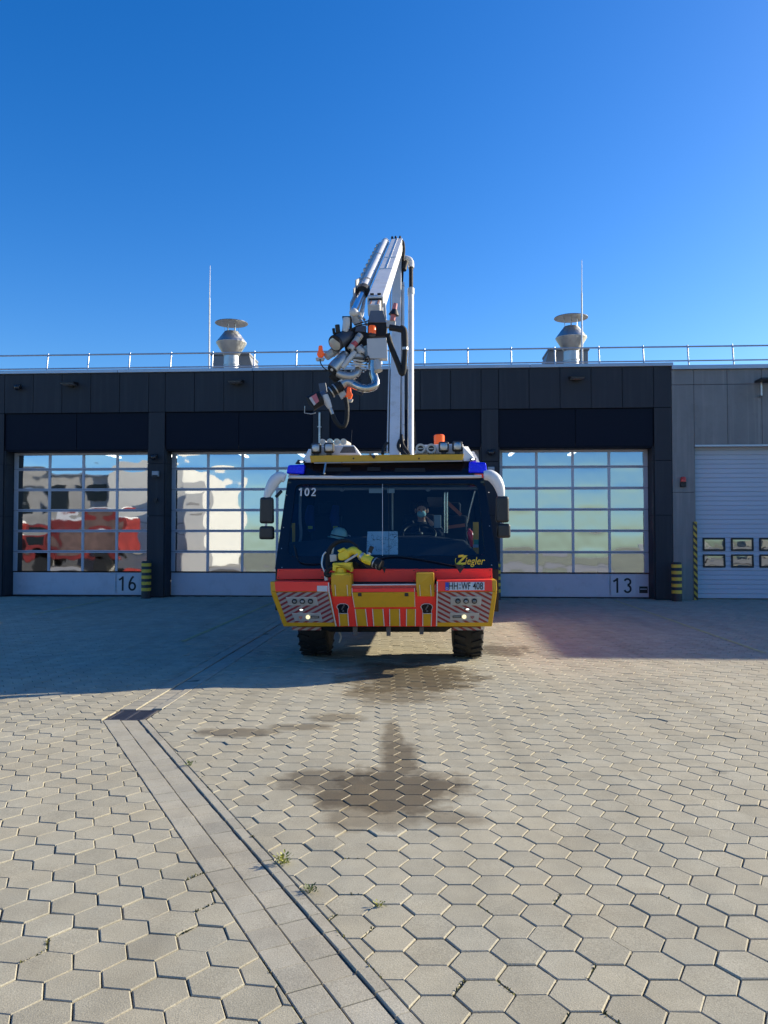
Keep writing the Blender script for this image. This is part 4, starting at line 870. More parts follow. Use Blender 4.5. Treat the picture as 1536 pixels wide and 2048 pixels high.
# lamp plates
def lampplate(quad, kind, flip):
    pl = plate(quad, M_plate, 'lamp_plate', 0.012, -0.014, bev=0.005)
    x0 = (quad[0][0] + quad[3][0]) / 2; x1 = (quad[1][0] + quad[2][0]) / 2; cy = (quad[0][1] + quad[2][1]) / 2; d = dB(cy) - 0.018
    sl_ = Vector((0, -0.94, -0.33))
    if kind == 3:
        for k, fx in enumerate((0.24, 0.5, 0.77)):
            c = P(x0 + (x1 - x0) * fx, cy, d); MB().lathe([(0, 0.034), (0.01, 0.034), (0.01, 0.026)], c, sl_, 20).build('lamp_bezel', M_chas, pl, 40); MB().ball(c + sl_ * 0.004, (0.026, 0.014, 0.026), 14, 8).build('lamp_lens', M_lens if k == 1 else mat('dark_lens', (0.10, 0.11, 0.11), 0.1, coat=1.0), pl, 60)
    else:
        fx = (0.26, 0.52, 0.77) if not flip else (0.77, 0.49, 0.24)
        c = P(x0 + (x1 - x0) * fx[0], cy, d); w_ = 0.028; MB().prism([c + Vector(v) for v in ((-w_, 0, 0.03), (0, 0, 0.024), (w_, 0, 0.03), (w_ * .8, 0, -.01), (0, 0, -0.035), (-w_ * .8, 0, -.01))], [c + Vector(v) + Vector((0, .006, 0)) for v in ((-w_, 0, 0.03), (0, 0, 0.024), (w_, 0, 0.03), (w_ * .8, 0, -.01), (0, 0, -0.035), (-w_ * .8, 0, -.01))]).build('crest_emblem', mat('crest', (0.35, 0.13, 0.10), 0.5, var=0.5, scale=60), pl)
        c = P(x0 + (x1 - x0) * fx[1], cy, d); MB().lathe([(0, 0.026), (0.01, 0.026), (0.012, 0.016)], c, sl_, 20).build('headlight', M_lamp, pl, 40)
        c = P(x0 + (x1 - x0) * fx[2], cy, d); MB().box(c, (0.108, 0.014, 0.034)).build('slot_lamp', M_chas, pl, bev=0.006); MB().box(c + Vector((0, -0.008, 0)), (0.088, 0.004, 0.018)).build('slot_lens', mat('dark_lens', (0.1, .11, .11), .1), pl)
lampplate([(571, 1194), (633, 1194), (637, 1211), (578, 1211)], 3, 0); lampplate([(583, 1226), (641, 1226), (645, 1242), (590, 1242)], 2, 0)
lampplate([(901, 1193), (964, 1193), (962, 1211), (901, 1211)], 3, 1); lampplate([(900, 1225.5), (959, 1225.5), (957, 1241), (900, 1241)], 2, 1)
for x, y in ((603, 1219.5), (935, 1218.5)):
    c = P(x, y, dB(y) - 0.016); h = MB().box(c, (0.072, 0.016, 0.026)).build('marker_lamp', M_black, bmp, bev=0.008); MB().ball(c + Vector((0, -0.008, 0)), (0.022, 0.008, 0.009), 10, 6).build('led', M_led, h, 60)
# rating plate, number plate
plate([(634, 1171.5), (655, 1171.5), (655, 1183), (634, 1183)], mat('sticker_grey', (0.55, 0.55, 0.56), 0.4, var=0.15, scale=90), 'info_sticker', 0.004, -0.0115, bev=0)
A = PP([(890.5, 1164.5, -0.012), (969, 1164, -0.012), (969, 1180.5, -0.012), (890.5, 1181, -0.012)]); npl = MB().prism(A, [a + Vector((0, 0.006, 0)) for a in A]).build('number_plate', mat('plate_white', (0.52, 0.60, 0.64), 0.35, var=0.04), bmp, bev=0.003)
A = PP([(890.5, 1164.5, -0.0145), (897.5, 1164.5, -0.0145), (897.5, 1181, -0.0145), (890.5, 1181, -0.0145)]); MB().prism(A, [a + Vector((0, 0.003, 0)) for a in A]).build('euro_band', mat('plate_blue', (0.01, 0.06, 0.42), 0.35), npl)
text('euro_letter', 'D', 0.045, P(894, 1177, -0.018), M_wline, npl, ext=0.0005)
MPK = M_num
for s_, px, sx in (('HH', 906.8, 0.66), ('WF', 932.0, 0.60), ('408', 956.0, 0.68)): text('plate_characters', s_, 0.125, P(px, 1172.8, -0.0165), MPK, npl, ext=0.001, sx=sx, bold=0.0008)
for dz in (0.022, -0.022): MB().cyl(P(920.0, 1173 - dz * 150, -0.014), P(920.0, 1173 - dz * 150, -0.016), 0.014).build('plate_seal', mat('seal', (0.3, 0.34, 0.38), 0.4), npl)
# hatched under-strip, mud flaps, tow lugs
for l, r_, hm in ((584, 642, M_rw), (905, 966, M_rw2)):
    A = PP([(l, 1254.5, 0.3), (r_, 1254.5, 0.3), (r_, 1260.5, 0.3), (l, 1260.5, 0.3)]); MB().prism(A, [a + Vector((0, 0.03, 0)) for a in A]).build('under_strip', hm, bmp)
A = PP([(962, 1252.5, 0.28), (969, 1252.5, 0.28), (969, 1259, 0.28), (962, 1259, 0.28)]); MB().prism(A, [a + Vector((0, 0.04, 0)) for a in A]).build('strip_end', M_wline, bmp)
A = PP([(640, 1254, 0.33), (905, 1254, 0.33), (890, 1264, 0.6), (660, 1264, 0.6)]); MB().prism(A, [a + Vector((0, 0.1, 0)) for a in A]).build('under_tray', M_chas, bmp)
for x, y1 in ((710, 1271), (777, 1272), (843, 1269)):
    A = PP([(x - 5, 1252, 0.34), (x + 5, 1252, 0.34), (x + 4, y1, 0.34), (x - 4, y1, 0.34)]); MB().prism(A, [a + Vector((0, 0.03, 0)) for a in A])  .build('tow_lug', mat('lug_grey', (0.09, 0.09, 0.095), 0.5), bmp, bev=0.006)
MB().tube(PP([(676, 1262, 0.9), (682, 1272, 0.9), (678, 1285, 0.9)]), 0.012, 8, smooth=5).build('brake_hose', M_cream, truck, 60)

# --- yellow bumper turret
tur = bpy.data.objects.new('bumper_turret', MB().bx(*[0, .001, 0, .001, 0, .001]).mesh('x')); bpy.data.objects.remove(tur)
tm = MB(); c = P(681, 1148, 0.1); tm.lathe([(0, 0.13), (0.02, 0.13), (0.03, 0.10)], c - Vector((0, 0, 0.01))).lathe([(0, 0.075), (0.06, 0.075)], c + Vector((0, 0, 0.02)))
tur = tm.build('bumper_turret', M_yel2, truck, 40)
A = PP([(665, 1126, 0.0), (702, 1125, 0.0), (702, 1133, 0.0), (704, 1138, 0.0), (704, 1144, 0.0), (700, 1144, 0.0), (700, 1134, 0.0), (672, 1135, 0.0), (672, 1142, 0.0), (665, 1142, 0.0)]); MB().prism(A, [a + Vector((0, 0.2, 0)) for a in A]).build('yoke', M_yel2, tur, bev=0.008)
def T(lst, r, nm, m, n=16, sm=0, dd=0.0, par=None): return MB().tube([P(*q) for q in lst], r, n, smooth=sm).build(nm, m, par or tur, 50)
A = PP([(675, 1107, 0.03), (690, 1098, 0.03), (703, 1098, 0.03), (705, 1106, 0.03), (696, 1118, 0.03), (683, 1122, 0.03), (676, 1119, 0.03)]); MB().prism(A, [a + Vector((0, 0.14, 0)) for a in A]).build('motor_housing', M_yel2, tur, bev=0.03, seg=3)
A = PP([(674, 1101, 0.02), (687, 1095, 0.02), (691, 1099, 0.02), (679, 1106, 0.02)]); MB().prism(A, [a + Vector((0, 0.10, 0)) for a in A]).build('motor_cap', M_yel2, tur, bev=0.012)
T([(699, 1104, 0.06), (707, 1101, 0.04), (715, 1105, 0.02), (722, 1112, 0.0), (728, 1116, -0.02)], [0.05, 0.05, 0.046, 0.042, 0.04], 'arm_pipe', M_yel2, sm=5)
T([(690, 1124, -0.01), (703, 1116, -0.01), (716, 1108, -0.02)], 0.014, 'arm_guard', M_cream, sm=4)
T([(722, 1112, -0.01), (726, 1115, -0.02)], 0.055, 'swivel_collar', M_alum)
T([(726, 1116, -0.02), (735, 1119, -0.05), (747, 1124, -0.08)], [0.05, 0.062, 0.055], 'nozzle_body', M_yel2)
A = PP([(727, 1106, -0.05), (732, 1109, -0.05), (735, 1120, -0.07), (730, 1122, -0.07)]); MB().prism(A, [a + Vector((0, 0.1, 0)) for a in A]).build('nozzle_rib', M_yel2, tur, bev=0.006)
T([(746, 1124, -0.08), (763, 1131, -0.12)], [0.062, 0.068], 'nozzle_bell', M_rub); T([(749, 1125, -0.085), (751, 1126, -0.09)], 0.07, 'nozzle_ring', M_alum); T([(757, 1129, -0.1), (758.5, 1129.5, -0.105)], 0.07, 'nozzle_ring', M_alum)
A = PP([(762, 1133, -0.12), (772, 1135, -0.12), (769, 1146, -0.12)]); MB().prism(A, [a + Vector((0, 0.05, 0)) for a in A]).build('deflector', M_rub, tur)
A = PP([(735, 1104, 0.0), (740, 1091, 0.0), (748, 1094, 0.0), (742, 1108, 0.0)]); MB().prism(A, [a + Vector((0, 0.05, 0)) for a in A]).build('control_handle', M_black, tur, bev=0.008)
T([(736, 1113, -0.02), (739, 1106, 0.0)], 0.02, 'handle_joint', M_cream)
T([(728, 1126, 0.0), (734, 1132, 0.0), (742, 1133, -0.03), (748, 1128, -0.05)], 0.02, 'drive_unit', M_chas, sm=4)
T([(722, 1106, 0.0), (715, 1094, 0.02), (703, 1084, 0.05), (688, 1081, 0.1), (672, 1086, 0.12), (660, 1098, 0.12), (655, 1118, 0.1), (657, 1140, 0.06)], [0.008, 0.01, 0.016, 0.026, 0.03, 0.03, 0.03, 0.03], 'hose', M_rub, sm=6)
T([(650, 1145, 0.05), (644, 1130, 0.06), (646, 1112, 0.08), (652, 1104, 0.08)], 0.012, 'cable', M_galv, sm=5)
T([(666, 1134, 0.04), (657, 1139, 0.04), (652, 1148, 0.04), (657, 1151, 0.04), (664, 1148, 0.04)], 0.028, 'hose_elbow', M_rub, sm=5)
T([(652, 1152, 0.06), (653, 1161, 0.06)], 0.025, 'hose_fitting', M_cream); T([(664, 1108, 0.14), (666, 1090, 0.14)], 0.018, 'riser', M_galv)
A = PP([(659, 1109, 0.08), (673, 1109, 0.08), (673, 1122, 0.08), (660, 1124, 0.08)]); MB().prism(A, [a + Vector((0, 0.08, 0)) for a in A]).build('control_box', M_cream, tur, bev=0.006)

# --- cab interior
def ib(x0, y0, x1, y1, d, th, nm, m, bev=0.01):
    A = PP([(x0, y0, d), (x1, y0, d), (x1, y1, d), (x0, y1, d)]); return MB().prism(A, [a + Vector((0, th, 0)) for a in A]).build(nm, m, truck, bev=bev)
A = PP([(577, 1085, 0.86), (700, 1073, 0.86), (860, 1071, 0.86), (930, 1080, 0.86), (958, 1112, 0.60), (585, 1114, 0.60)]); MB().prism(A, [a + Vector((0, 0.35, 0)) for a in A]).build('dashboard', M_seat, truck, bev=0.03)
for px, dd in ((650, 1.75), (838, 1.62), (905, 2.2)):
    c = P(px, 1060, dd); c.z = 1.25
    se = MB().box(c + Vector((0, 0, 0.0)), (0.5, 0.5, 0.14)).build('seat', M_seat, truck, bev=0.04, seg=3)
    MB().box(c + Vector((0, 0.26, 0.40)), (0.48, 0.14, 0.72), Matrix.Rotation(R(-8), 3, 'X')).build('backrest', M_seat, se, bev=0.05, seg=3); MB().box(c + Vector((0, 0.33, 0.86)), (0.28, 0.1, 0.2)).build('headrest', M_seat, se, bev=0.04, seg=3)
    MB().box(c + Vector((0, 0, -0.2)), (0.3, 0.35, 0.28)).build('pedestal', M_chas, se)
M_belt = mat('belt_orange', (0.45, 0.16, 0.08), 0.6)
c = P(905, 1020, 1.95)
for a, b in (((893, 1003), (922, 1030)), ((893, 1055), (930, 1050))): MB().beam(P(*a, 2.05), P(*b, 2.05), 0.012, 0.05).build('seat_belt', M_belt, truck)
for px in (667, 596, 826): 
    A = PP([(px - 4, 1052 if px > 700 else 1050, 1.4), (px + 4, 1052, 1.4), (px + 4, 1058, 1.4), (px - 4, 1058, 1.4)]) if False else None
st_c = P(838, 1068, 1.02); ax = Vector((0, 0.6, -0.8)); ex = Vector((1, 0, 0)); ey = ax.cross(ex)
sw = MB().tube([st_c + (ex * math.cos(a / 28 * 6.2832) + ey * math.sin(a / 28 * 6.2832)) * 0.225 for a in range(29)], 0.018, 8, cap=False).build('steering_wheel', M_black, truck, 60)
MB().tube([st_c - ex * 0.22, st_c + ex * 0.22], 0.014, 8).tube([st_c, st_c + ey * -0.22], 0.014, 8).ball(st_c, (0.06, 0.06, 0.04)).build('spokes', M_black, sw, 50)
MB().tube([st_c, st_c + Vector((0, -0.12, -0.45))], 0.03, 8).build('column', M_black, sw)
for x, y0, y1, d in ((889.5, 985, 1066, 1.3), (894.5, 985, 1066, 1.3)): MB().tube([P(x, y0, d), P(x, y1, d)], 0.011, 8).build('grab_pole', M_chr, truck, 50)
MB().tube(PP([(785, 986, 2.4), (785, 1060, 2.4)]), 0.015, 8).build('grab_pole', M_galv, truck, 50)
for l in (((598, 978), (955, 976)),): MB().tube([P(*l[0], 0.95), P(*l[1], 0.95)], 0.022, 8).build('sun_visor_rail', mat('visor_grey', (0.16, 0.19, 0.22), 0.5), truck, 50)
for x0, x1 in ((738, 764), (775, 789)): ib(x0, 977, x1, 986, 0.9, 0.01, 'windshield_label', mat('label_blue_grey', (0.33, 0.45, 0.52), 0.5), 0)
for x in (684, 856): MB().ball(P(x, 979, 0.93), (0.035, 0.02, 0.03), 12, 8).build('visor_knob', mat('visor_grey', (0.16, .19, .22), .5), truck, 60)
MB().tube(PP([(950, 982, 1.0), (940, 1020, 1.05), (935, 1045, 1.1)]), 0.012, 8).build('door_handle_bar', M_chr, truck, 50)
ib(946, 1044, 957, 1108, 1.0, 0.02, 'yellow_edge_strip', M_yel, 0.004); ib(584, 1046, 590, 1110, 1.0, 0.02, 'yellow_edge_strip', M_yel, 0.004)
ib(948, 1079, 957, 1089, 0.82, 0.004, 'green_sticker', mat('sticker_green', (0.05, 0.30, 0.20), 0.5), 0); ib(946, 1089, 957, 1095, 0.82, 0.004, 'white_sticker', mat('label_blue_grey', (0.33, .45, .52), .5), 0)
MB().tube(PP([(601, 986, 1.1), (600, 1035, 1.1), (602, 1070, 1.1), (596, 1100, 1.1)]), 0.02, 8, smooth=4).build('grab_rail', mat('visor_grey', (0.16, .19, .22), .5), truck, 60)
ib(854, 994, 885, 1014, 2.6, 0.03, 'notice_board', mat('board_grey', (0.20, 0.19, 0.20), 0.6)); ib(868, 1030, 882, 1056, 1.4, 0.03, 'control_tablet', mat('label_grey', (0.24, 0.32, 0.36), 0.5))
M_bcloth = mat('blue_cloth', (0.02, 0.035, 0.16), 0.9, var=0.3, scale=12, bump=0.4, bscale=20)
for px in (622, 672): T([(px, 1012, 1.95), (px - 3, 1035, 1.9), (px + 2, 1062, 1.85)], [0.05, 0.075, 0.05], 'hanging_jacket', M_bcloth, sm=4, par=truck); ib(px - 6, 1052, px + 3, 1058, 1.72, 0.01, 'jacket_band', mat('band_yellow', (0.5, 0.5, 0.08), 0.5), 0)

# --- boom: tower section
BOOM = mat('boom_steel', (0.66, 0.66, 0.65), 0.36, var=0.06, scale=2, dirt=(0.40, 0.30, 0.19), dirtamt=0.5)
def dL(py): return 4.0 + (912 - py) / 422 * 2.2
lb0 = P(789.5, 922, dL(922)); lb1 = P(795, 492, dL(492))
boom = MB().beam(lb0, lb1, 0.185, 0.26, (0, 1, 0)).build('boom_tower', BOOM, truck, bev=0.015)
MB().bx(-0.45, 0.75, 3.4, 4.9, 2.971, 3.0).build('turntable', M_off, boom, bev=0.03)
MB().beam(P(774.5, 905, dL(905) + 0.05), P(783, 520, dL(520) + 0.05), 0.022, 0.06, (0, 1, 0)).build('side_rail', BOOM, boom)
MB().tube(PP([(805.5, 880, dL(880) - .1), (805.5, 566, dL(566) - .1)]), 0.032, 12).build('service_pipe', BOOM, boom, 50)
MB().tube(PP([(803.5, 566, dL(566) - .1), (805, 535, dL(540) - .1), (805, 485, dL(490) - .1)]), 0.03, 10).build('service_hose', M_rub, boom, 50)
for y in (572, 640, 788, 720, 850): MB().beam(P(799, y, dL(y) - .12), P(809, y, dL(y) - .12), 0.06, 0.02).build('pipe_clip', M_galv, boom)
MB().tube(PP([(799.5, 880, dL(880) - .15), (799, 800, dL(800) - .15), (800, 700, dL(700) - .15), (801, 560, dL(560) - .15)]), 0.026, 8).build('cable_bundle', M_rub, boom, 50)
MB().tube(PP([(821.5, 912, dL(912) - .1), (822, 582, dL(582) - .1)]), 0.055, 14).build('water_pipe', BOOM, boom, 50)
MB().tube(PP([(822, 590, dL(590) - .1), (822, 578, dL(578) - .1)]), 0.068, 14).build('pipe_collar', M_off, boom, 50)
MB().tube(PP([(822, 580, dL(580) - .1), (822, 532, dL(532) - .1)]), 0.042, 12).build('pipe_sleeve', M_rub, boom, 50)
MB().tube(PP([(822, 536, dL(536) - .1), (822, 525, dL(525) - .1), (818, 519, dL(519) - .1), (806, 516, dL(516) - .1)]), 0.06, 12, smooth=4).build('pipe_elbow', BOOM, boom, 60)
MB().tube(PP([(812, 524, dL(524) - .2), (808, 540, dL(540) - .2)]), 0.05, 10).build('swivel', M_chas, boom, 50)
MB().tube(PP([(806, 520, dL(520) - .25), (808, 500, dL(500) - .3), (806, 484, dL(490) - .3), (801, 482, dL(490) - .3), (798, 488, dL(490) - .3)]), 0.028, 10, smooth=5).build('knuckle_hose', M_rub, boom, 60)
for l in (((803, 870), (806, 890), (818, 908)), ((800, 880), (797, 895), (812, 912)), ((774, 885), (768, 895), (765, 908))): MB().tube(PP([(x, y, dL(y) - .2) for x, y in l]), 0.03, 10, smooth=5).build('base_hose', M_rub, boom, 60)
# --- boom: arm
ub0 = P(794.5, 489, 6.1); ub1 = P(751, 610, 1.0)
arm = MB().beam(ub0, ub1, 0.225, 0.24, (0, 0, 1)).build('boom_arm', BOOM, truck, bev=0.012)
dirb = (ub1 - ub0).normalized(); xb_ = dirb.cross(Vector((0, 0, 1))).normalized(); zb_ = xb_.cross(dirb)
def U(s, x, z): return ub0 + (ub1 - ub0) * s + xb_ * x + zb_ * z      # along the arm, sideways, above
sgnx = 1 if xb_.x > 0 else -1
MB().beam(U(0.0, -.012, .121), U(0.62, -.012, .121), 0.008, 0.012).build('weld_seam', BOOM, arm)
for s_ in (0.42, 0.62): MB().beam(U(s_, -.11, .121), U(s_, .11, .121), 0.02, 0.014).build('weld_seam', BOOM, arm)
A = [U(1.002, x, z) for x, z in ((-.092, -.10), (.092, -.10), (.092, .095), (-.092, .095))]; MB().prism(A, [a + dirb * 0.004 for a in A]).build('arm_mouth', M_chas, arm)
MB().beam(U(0.9, 0, -0.01), U(1.05, 0, -.012), 0.165, 0.16).build('inner_arm', M_off, arm, bev=0.008)
for x in (-.05, .05): MB().beam(U(0.97, x, .07), U(1.045, x, .069), 0.02, 0.008).build('wear_strip', mat('rust_pad', (0.32, 0.13, 0.07), 0.7, var=0.3, scale=30), arm)
for x in (-.05, .05): MB().box(U(0.985, x, .13), (0.05, 0.05, 0.02)).build('pad_bolt', M_chas, arm)
for s_ in (0.97, 1.0, 1.03, 1.06): MB().box(U(s_, sgnx * .12, -.05 + (s_ - 1) * 1), (0.02, 0.06, 0.05)).build('side_lug', M_alum, arm, bev=0.005)
xo = -sgnx
MB().tube([U(0.0, xo * .24, .06), U(0.86, xo * .24, .05)], 0.075, 18).build('hydraulic_cylinder', BOOM, arm, 50)
for s_ in (0.02, 0.34, 0.76): MB().tube([U(s_, xo * .24, .06), U(s_ + .006, xo * .24, .06)], 0.08, 18).build('cylinder_band', M_galv, arm, 50)
MB().tube([U(0.85, xo * .24, .05), U(0.89, xo * .24, .05)], 0.094, 18).build('cylinder_gland', M_chas, arm, 50)
MB().tube([U(0.88, xo * .24, .05), U(1.10, xo * .24, .04)], 0.05, 18).build('piston_rod', M_chr, arm, 50)
MB().ball(U(1.105, xo * .24, .035), (0.062, 0.05, 0.055), 14, 10).build('rod_eye', M_off, arm, 60)
MB().beam(U(0.02, xo * .34, .0), U(0.86, xo * .34, -.02), 0.05, 0.14).build('cable_carrier', M_cream, arm)
for k in range(9): MB().beam(U(0.05 + k * .08, xo * .37, .04), U(0.075 + k * .08, xo * .38, .04), 0.05, 0.05).build('carrier_lug', M_cream, arm)
A = [U(s_, xo * .335, z) for s_, z in ((.80, .16), (.86, .2), (.87, .12), (.92, .14), (.93, .05), (1.0, .04), (1.02, -.12), (.9, -.16), (.8, -.1))]; MB().prism(A, [a + xb_ * xo * .02 for a in A]).build('carrier_bracket', M_cream, arm)
A = [U(s_, xo * .20, z) for s_, z in ((.86, -.02), (.88, .02), (1.08, -.1), (1.08, -.2), (.95, -.2))]; MB().prism(A, [a + xb_ * xo * .015 for a in A]).build('carrier_bracket', M_cream, arm)
for s_, x in ((-.005, 0.03), (-.005, -.06), (0.0, .1)): MB().ball(U(s_, x, .13), (0.025, 0.03, 0.04), 10, 8).build('knuckle_pin', M_chas, arm, 60)
# --- boom: monitor head
HD = 0.45
hd = ib(735, 643, 773, 673, HD + 0.12, 0.25, 'monitor_head', M_chas)
def H(lst, r, nm, m, n=16, sm=0):
    return MB().tube([P(q[0], q[1], HD + (q[2] if len(q) > 2 else 0)) for q in lst], r, n, smooth=sm).build(nm, m, hd, 50)
def HB(lst, th, nm, m, d=0.0, bev=0.006):
    A = PP([(x, y, HD + d) for x, y in lst]); return MB().prism(A, [a + Vector((0, th, 0)) for a in A]).build(nm, m, hd, bev=bev)
HB([(684, 662), (712, 653), (736, 666), (736, 720), (712, 724), (690, 700)], 0.12, 'actuator_block', M_chas, 0.13)
HB([(700, 700), (734, 690), (736, 716), (706, 722)], 0.1, 'actuator_block', M_alum, 0.1)
HB([(741, 621), (766, 621), (772, 645), (735, 645)], 0.2, 'wrist_cover', mat('slate_grey', (0.09, 0.11, 0.15), 0.4), 0.1)
HB([(766, 606), (771, 606), (773, 640), (767, 642)], 0.05, 'wrist_plate', M_cream, 0.12)
HB([(733.5, 677), (773, 675), (774, 717), (735, 717)], 0.16, 'control_box', mat('box_white', (0.50, 0.50, 0.49), 0.45, var=0.06), -0.02, 0.008)
HB([(712, 651), (732, 651), (731, 664), (710, 663)], 0.1, 'junction_box', mat('slate_grey', (0.09, .11, .15), .4), 0.1)
HB([(772, 640), (791, 641), (790, 655), (773, 654)], 0.08, 'side_plate', M_cream, 0.1)
H([(744, 671), (744, 667)], 0.05, 'beacon_base', M_black); H([(744.5, 668), (744.5, 653.5), (744.5, 651.5)], [0.05, 0.05, 0.04], 'beacon_lens', M_org)
H([(702, 667, 0.10), (694, 673, 0.05), (678, 683, -0.03), (672, 686, -0.06)], [0.05, 0.085, 0.10, 0.105], 'spot_lamp', mat('lamp_dark_grey', (0.06, 0.065, 0.075), 0.35, metal=0.3), 24, 3)
H([(672, 686, -0.06), (670.5, 687, -0.072)], [0.112, 0.108], 'spot_bezel', M_black, 24); H([(670.5, 687, -0.066), (669.5, 687.5, -0.076)], [0.092, 0.08], 'spot_lens', mat('spot_glass', (0.42, 0.40, 0.34), 0.15, coat=1.0), 24)
H([(693, 636), (692.5, 650), (689, 664)], [0.045, 0.05, 0.038], 'rod_end', M_off, 16, 4); HB([(684, 632), (703, 632), (704, 662), (699, 664), (698, 640), (688, 640), (686, 645)], 0.05, 'clevis', M_chas, 0.03)
H([(684, 676, .05), (676, 664), (674.5, 650)], 0.032, 'valve_motor', M_black); H([(680, 676, .05), (668, 666), (667, 657)], 0.02, 'valve_cap', M_chas); H([(690, 668, .06), (675, 672, .06), (664, 680, .06)], 0.045, 'lamp_yoke', M_alum, 14, 3)
for k, (a, b) in enumerate(((0.0, 1.0),)): H([(721, 670, 0.05), (700, 699, -0.03)], 0.045, 'camera_tube', M_cream, 18); H([(718, 674, 0.04), (716, 677, 0.03)], 0.052, 'tube_band', M_alum); H([(710.5, 685, 0.01), (705, 692.5, -0.012)], 0.0465, 'red_label', mat('label_red', (0.5, 0.08, 0.08), 0.5, var=0.5, scale=60)); H([(700, 699, -0.03), (699, 700.5, -0.034)], 0.018, 'camera_eye', M_black)
H([(710, 704, 0.0), (697, 720, -0.03), (684, 735, -0.05)], 0.036, 'linkage_tube', M_off, 14); H([(716, 694), (722, 702), (728, 706)], [0.035, 0.05, 0.025], 'joint_block', M_cream, 12, 3)
H([(693, 706, 0.02), (689, 712, 0.0)], 0.03, 'clamp', M_cream)
H([(690, 709, 0.05), (681, 721, -0.02), (671, 731, -0.06), (665, 738, -0.08)], [0.06, 0.075, 0.078, 0.078], 'drive_motor', M_alum, 22); H([(665, 738, -0.08), (664, 739, -0.088)], 0.066, 'motor_face', M_chas, 22); H([(664, 739, -0.088), (663.5, 739.5, -0.094)], 0.02, 'motor_hub', M_off)
H([(663, 748, 0.0), (672, 757, 0.02), (680, 760, 0.04)], 0.055, 'rubber_boot', M_rub, 16, 3)
H([(665, 705, 0.08), (653, 713, 0.03)], 0.055, 'end_cap', M_cream, 20); H([(674, 700, 0.1), (664, 706, 0.06)], 0.06, 'gear_case', M_alum, 20)
def orange(cx, cy):
    HB([(cx - 3, cy - 13), (cx + 4, cy - 14), (cx + 5, cy - 4), (cx + 8, cy + 2), (cx + 5, cy + 10), (cx - 4, cy + 10), (cx - 7, cy + 4), (cx - 4, cy - 2)], 0.07, 'hand_override', M_org, -0.01, 0.012); HB([(cx - 9, cy + 11), (cx + 9, cy + 11), (cx + 6, cy + 17), (cx - 8, cy + 17)], 0.06, 'override_foot', M_cream, 0.0)
orange(640, 704); orange(697, 787)
H([(640, 718), (642, 728), (649, 737), (655, 741)], 0.008, 'cable', M_black, 8, 5)
for z, r_ in ((723, 0.10), (729, 0.115), (734, 0.105)): MB().lathe([(0, r_), (0.022, r_)], P(717, z, HD + 0.03) , (0.15, -0.2, 1), 28).build('flange', M_alum, hd, 40)
H([(717, 718, 0.03), (717, 712, 0.04)], 0.07, 'swivel_neck', M_cream)
for x, y in ((703, 740), (708, 742), (727, 742), (731, 738)): H([(x, y, -0.02), (x, y + 3, -0.02)], 0.012, 'flange_bolt', M_alum, 8)
H([(745, 722, 0.03), (746, 745, 0.02), (751, 762, 0.0), (749, 772, -0.03), (735, 777, -0.05), (720, 775, -0.05), (707, 769, -0.03)], 0.053, 'swan_neck_pipe', mat('polished_pipe', (0.52, 0.51, 0.48), 0.2, metal=0.95, var=0.08, scale=8), 20, 6)
H([(717, 738, 0.03), (712, 748, 0.0), (700, 753, -0.03), (686, 751, -0.04), (675, 746, -0.04)], [0.05, 0.052, 0.055, 0.055, 0.05], 'elbow_pipe', M_alum, 20, 6)
H([(753, 722, 0.02), (757, 742, -0.02)], [0.05, 0.055], 'valve_body', M_cream); HB([(735, 727), (748, 725), (750, 740), (737, 740)], 0.07, 'valve_block', M_cream, 0.0)
for l in (((728, 720), (736, 712), (738, 722), (731, 728)), ((722, 706), (730, 712), (727, 720)), ((711, 754), (724, 760), (724, 768)), ((738, 740), (736, 760), (733, 768)), ((708, 650), (725, 645), (738, 641)), ((700, 660), (715, 652), (736, 648)), ((711, 785), (722, 790), (727, 784))): H([(x, y, -0.03) for x, y in l], 0.008, 'cable', M_black, 8, 5)
H([(707, 768, -0.03), (694, 764, -0.02), (682, 772, -0.02)], 0.055, 'nozzle_joint', M_alum, 18, 4); HB([(675, 763), (684, 757), (686, 762), (678, 767)], 0.03, 'bracket_ear', M_off, -0.06)
H([(684, 770, -0.02), (672, 778, -0.03), (660, 786, -0.04)], [0.065, 0.07, 0.065], 'nozzle_barrel', M_chas, 22); 
for t_ in (0.15, 0.5, 0.85): H([(684 - 24 * t_, 770 + 16 * t_, -0.02 - .02 * t_), (682 - 24 * t_, 771.3 + 16 * t_, -0.022 - .02 * t_)], 0.078, 'barrel_ring', M_alum if t_ > .4 else M_chas, 22)
H([(652, 791, -0.04), (640, 797, -0.06)], [0.07, 0.075], 'nozzle_sleeve', mat('slate_grey', (.09, .11, .15), .4), 22)
H([(643, 796, -0.055), (632, 801, -0.07), (620, 808, -0.09)], [0.095, 0.10, 0.105], 'nozzle_bell', M_rub, 24)
HB([(618, 796), (632, 787), (638, 802), (628, 811)], 0.008, 'nozzle_label', stripemat('label_red_white', (0.62, 0.16, 0.18), (0.6, 0.55, 0.53), 0.8, 0.5, 0.14, 0.55), -0.19, 0)
HB([(637, 767), (651, 765), (654, 783), (641, 789)], 0.05, 'sensor_box', mat('slate_grey', (.09, .11, .15), .4), 0.05)
H([(610, 812, -0.08), (609, 826, -0.08), (622, 828, -0.08), (631, 826, -0.08)], 0.007, 'wire_guard', M_galv, 8)
H([(649, 791, -0.08), (654, 803, -0.08), (660, 816, -0.08)], [0.05, 0.048, 0.03], 'foam_tube', M_off, 16, 4); H([(660, 816, -0.08), (666, 830, -0.08)], 0.022, 'hose_coupling', M_alum, 14)
H([(665, 829, -0.08), (671, 842, -0.08), (680, 852, -0.07), (688, 852, -0.06), (693, 840, -0.05), (694, 815, -0.04), (691, 796, -0.03)], 0.03, 'nozzle_hose', M_rub, 14, 6)
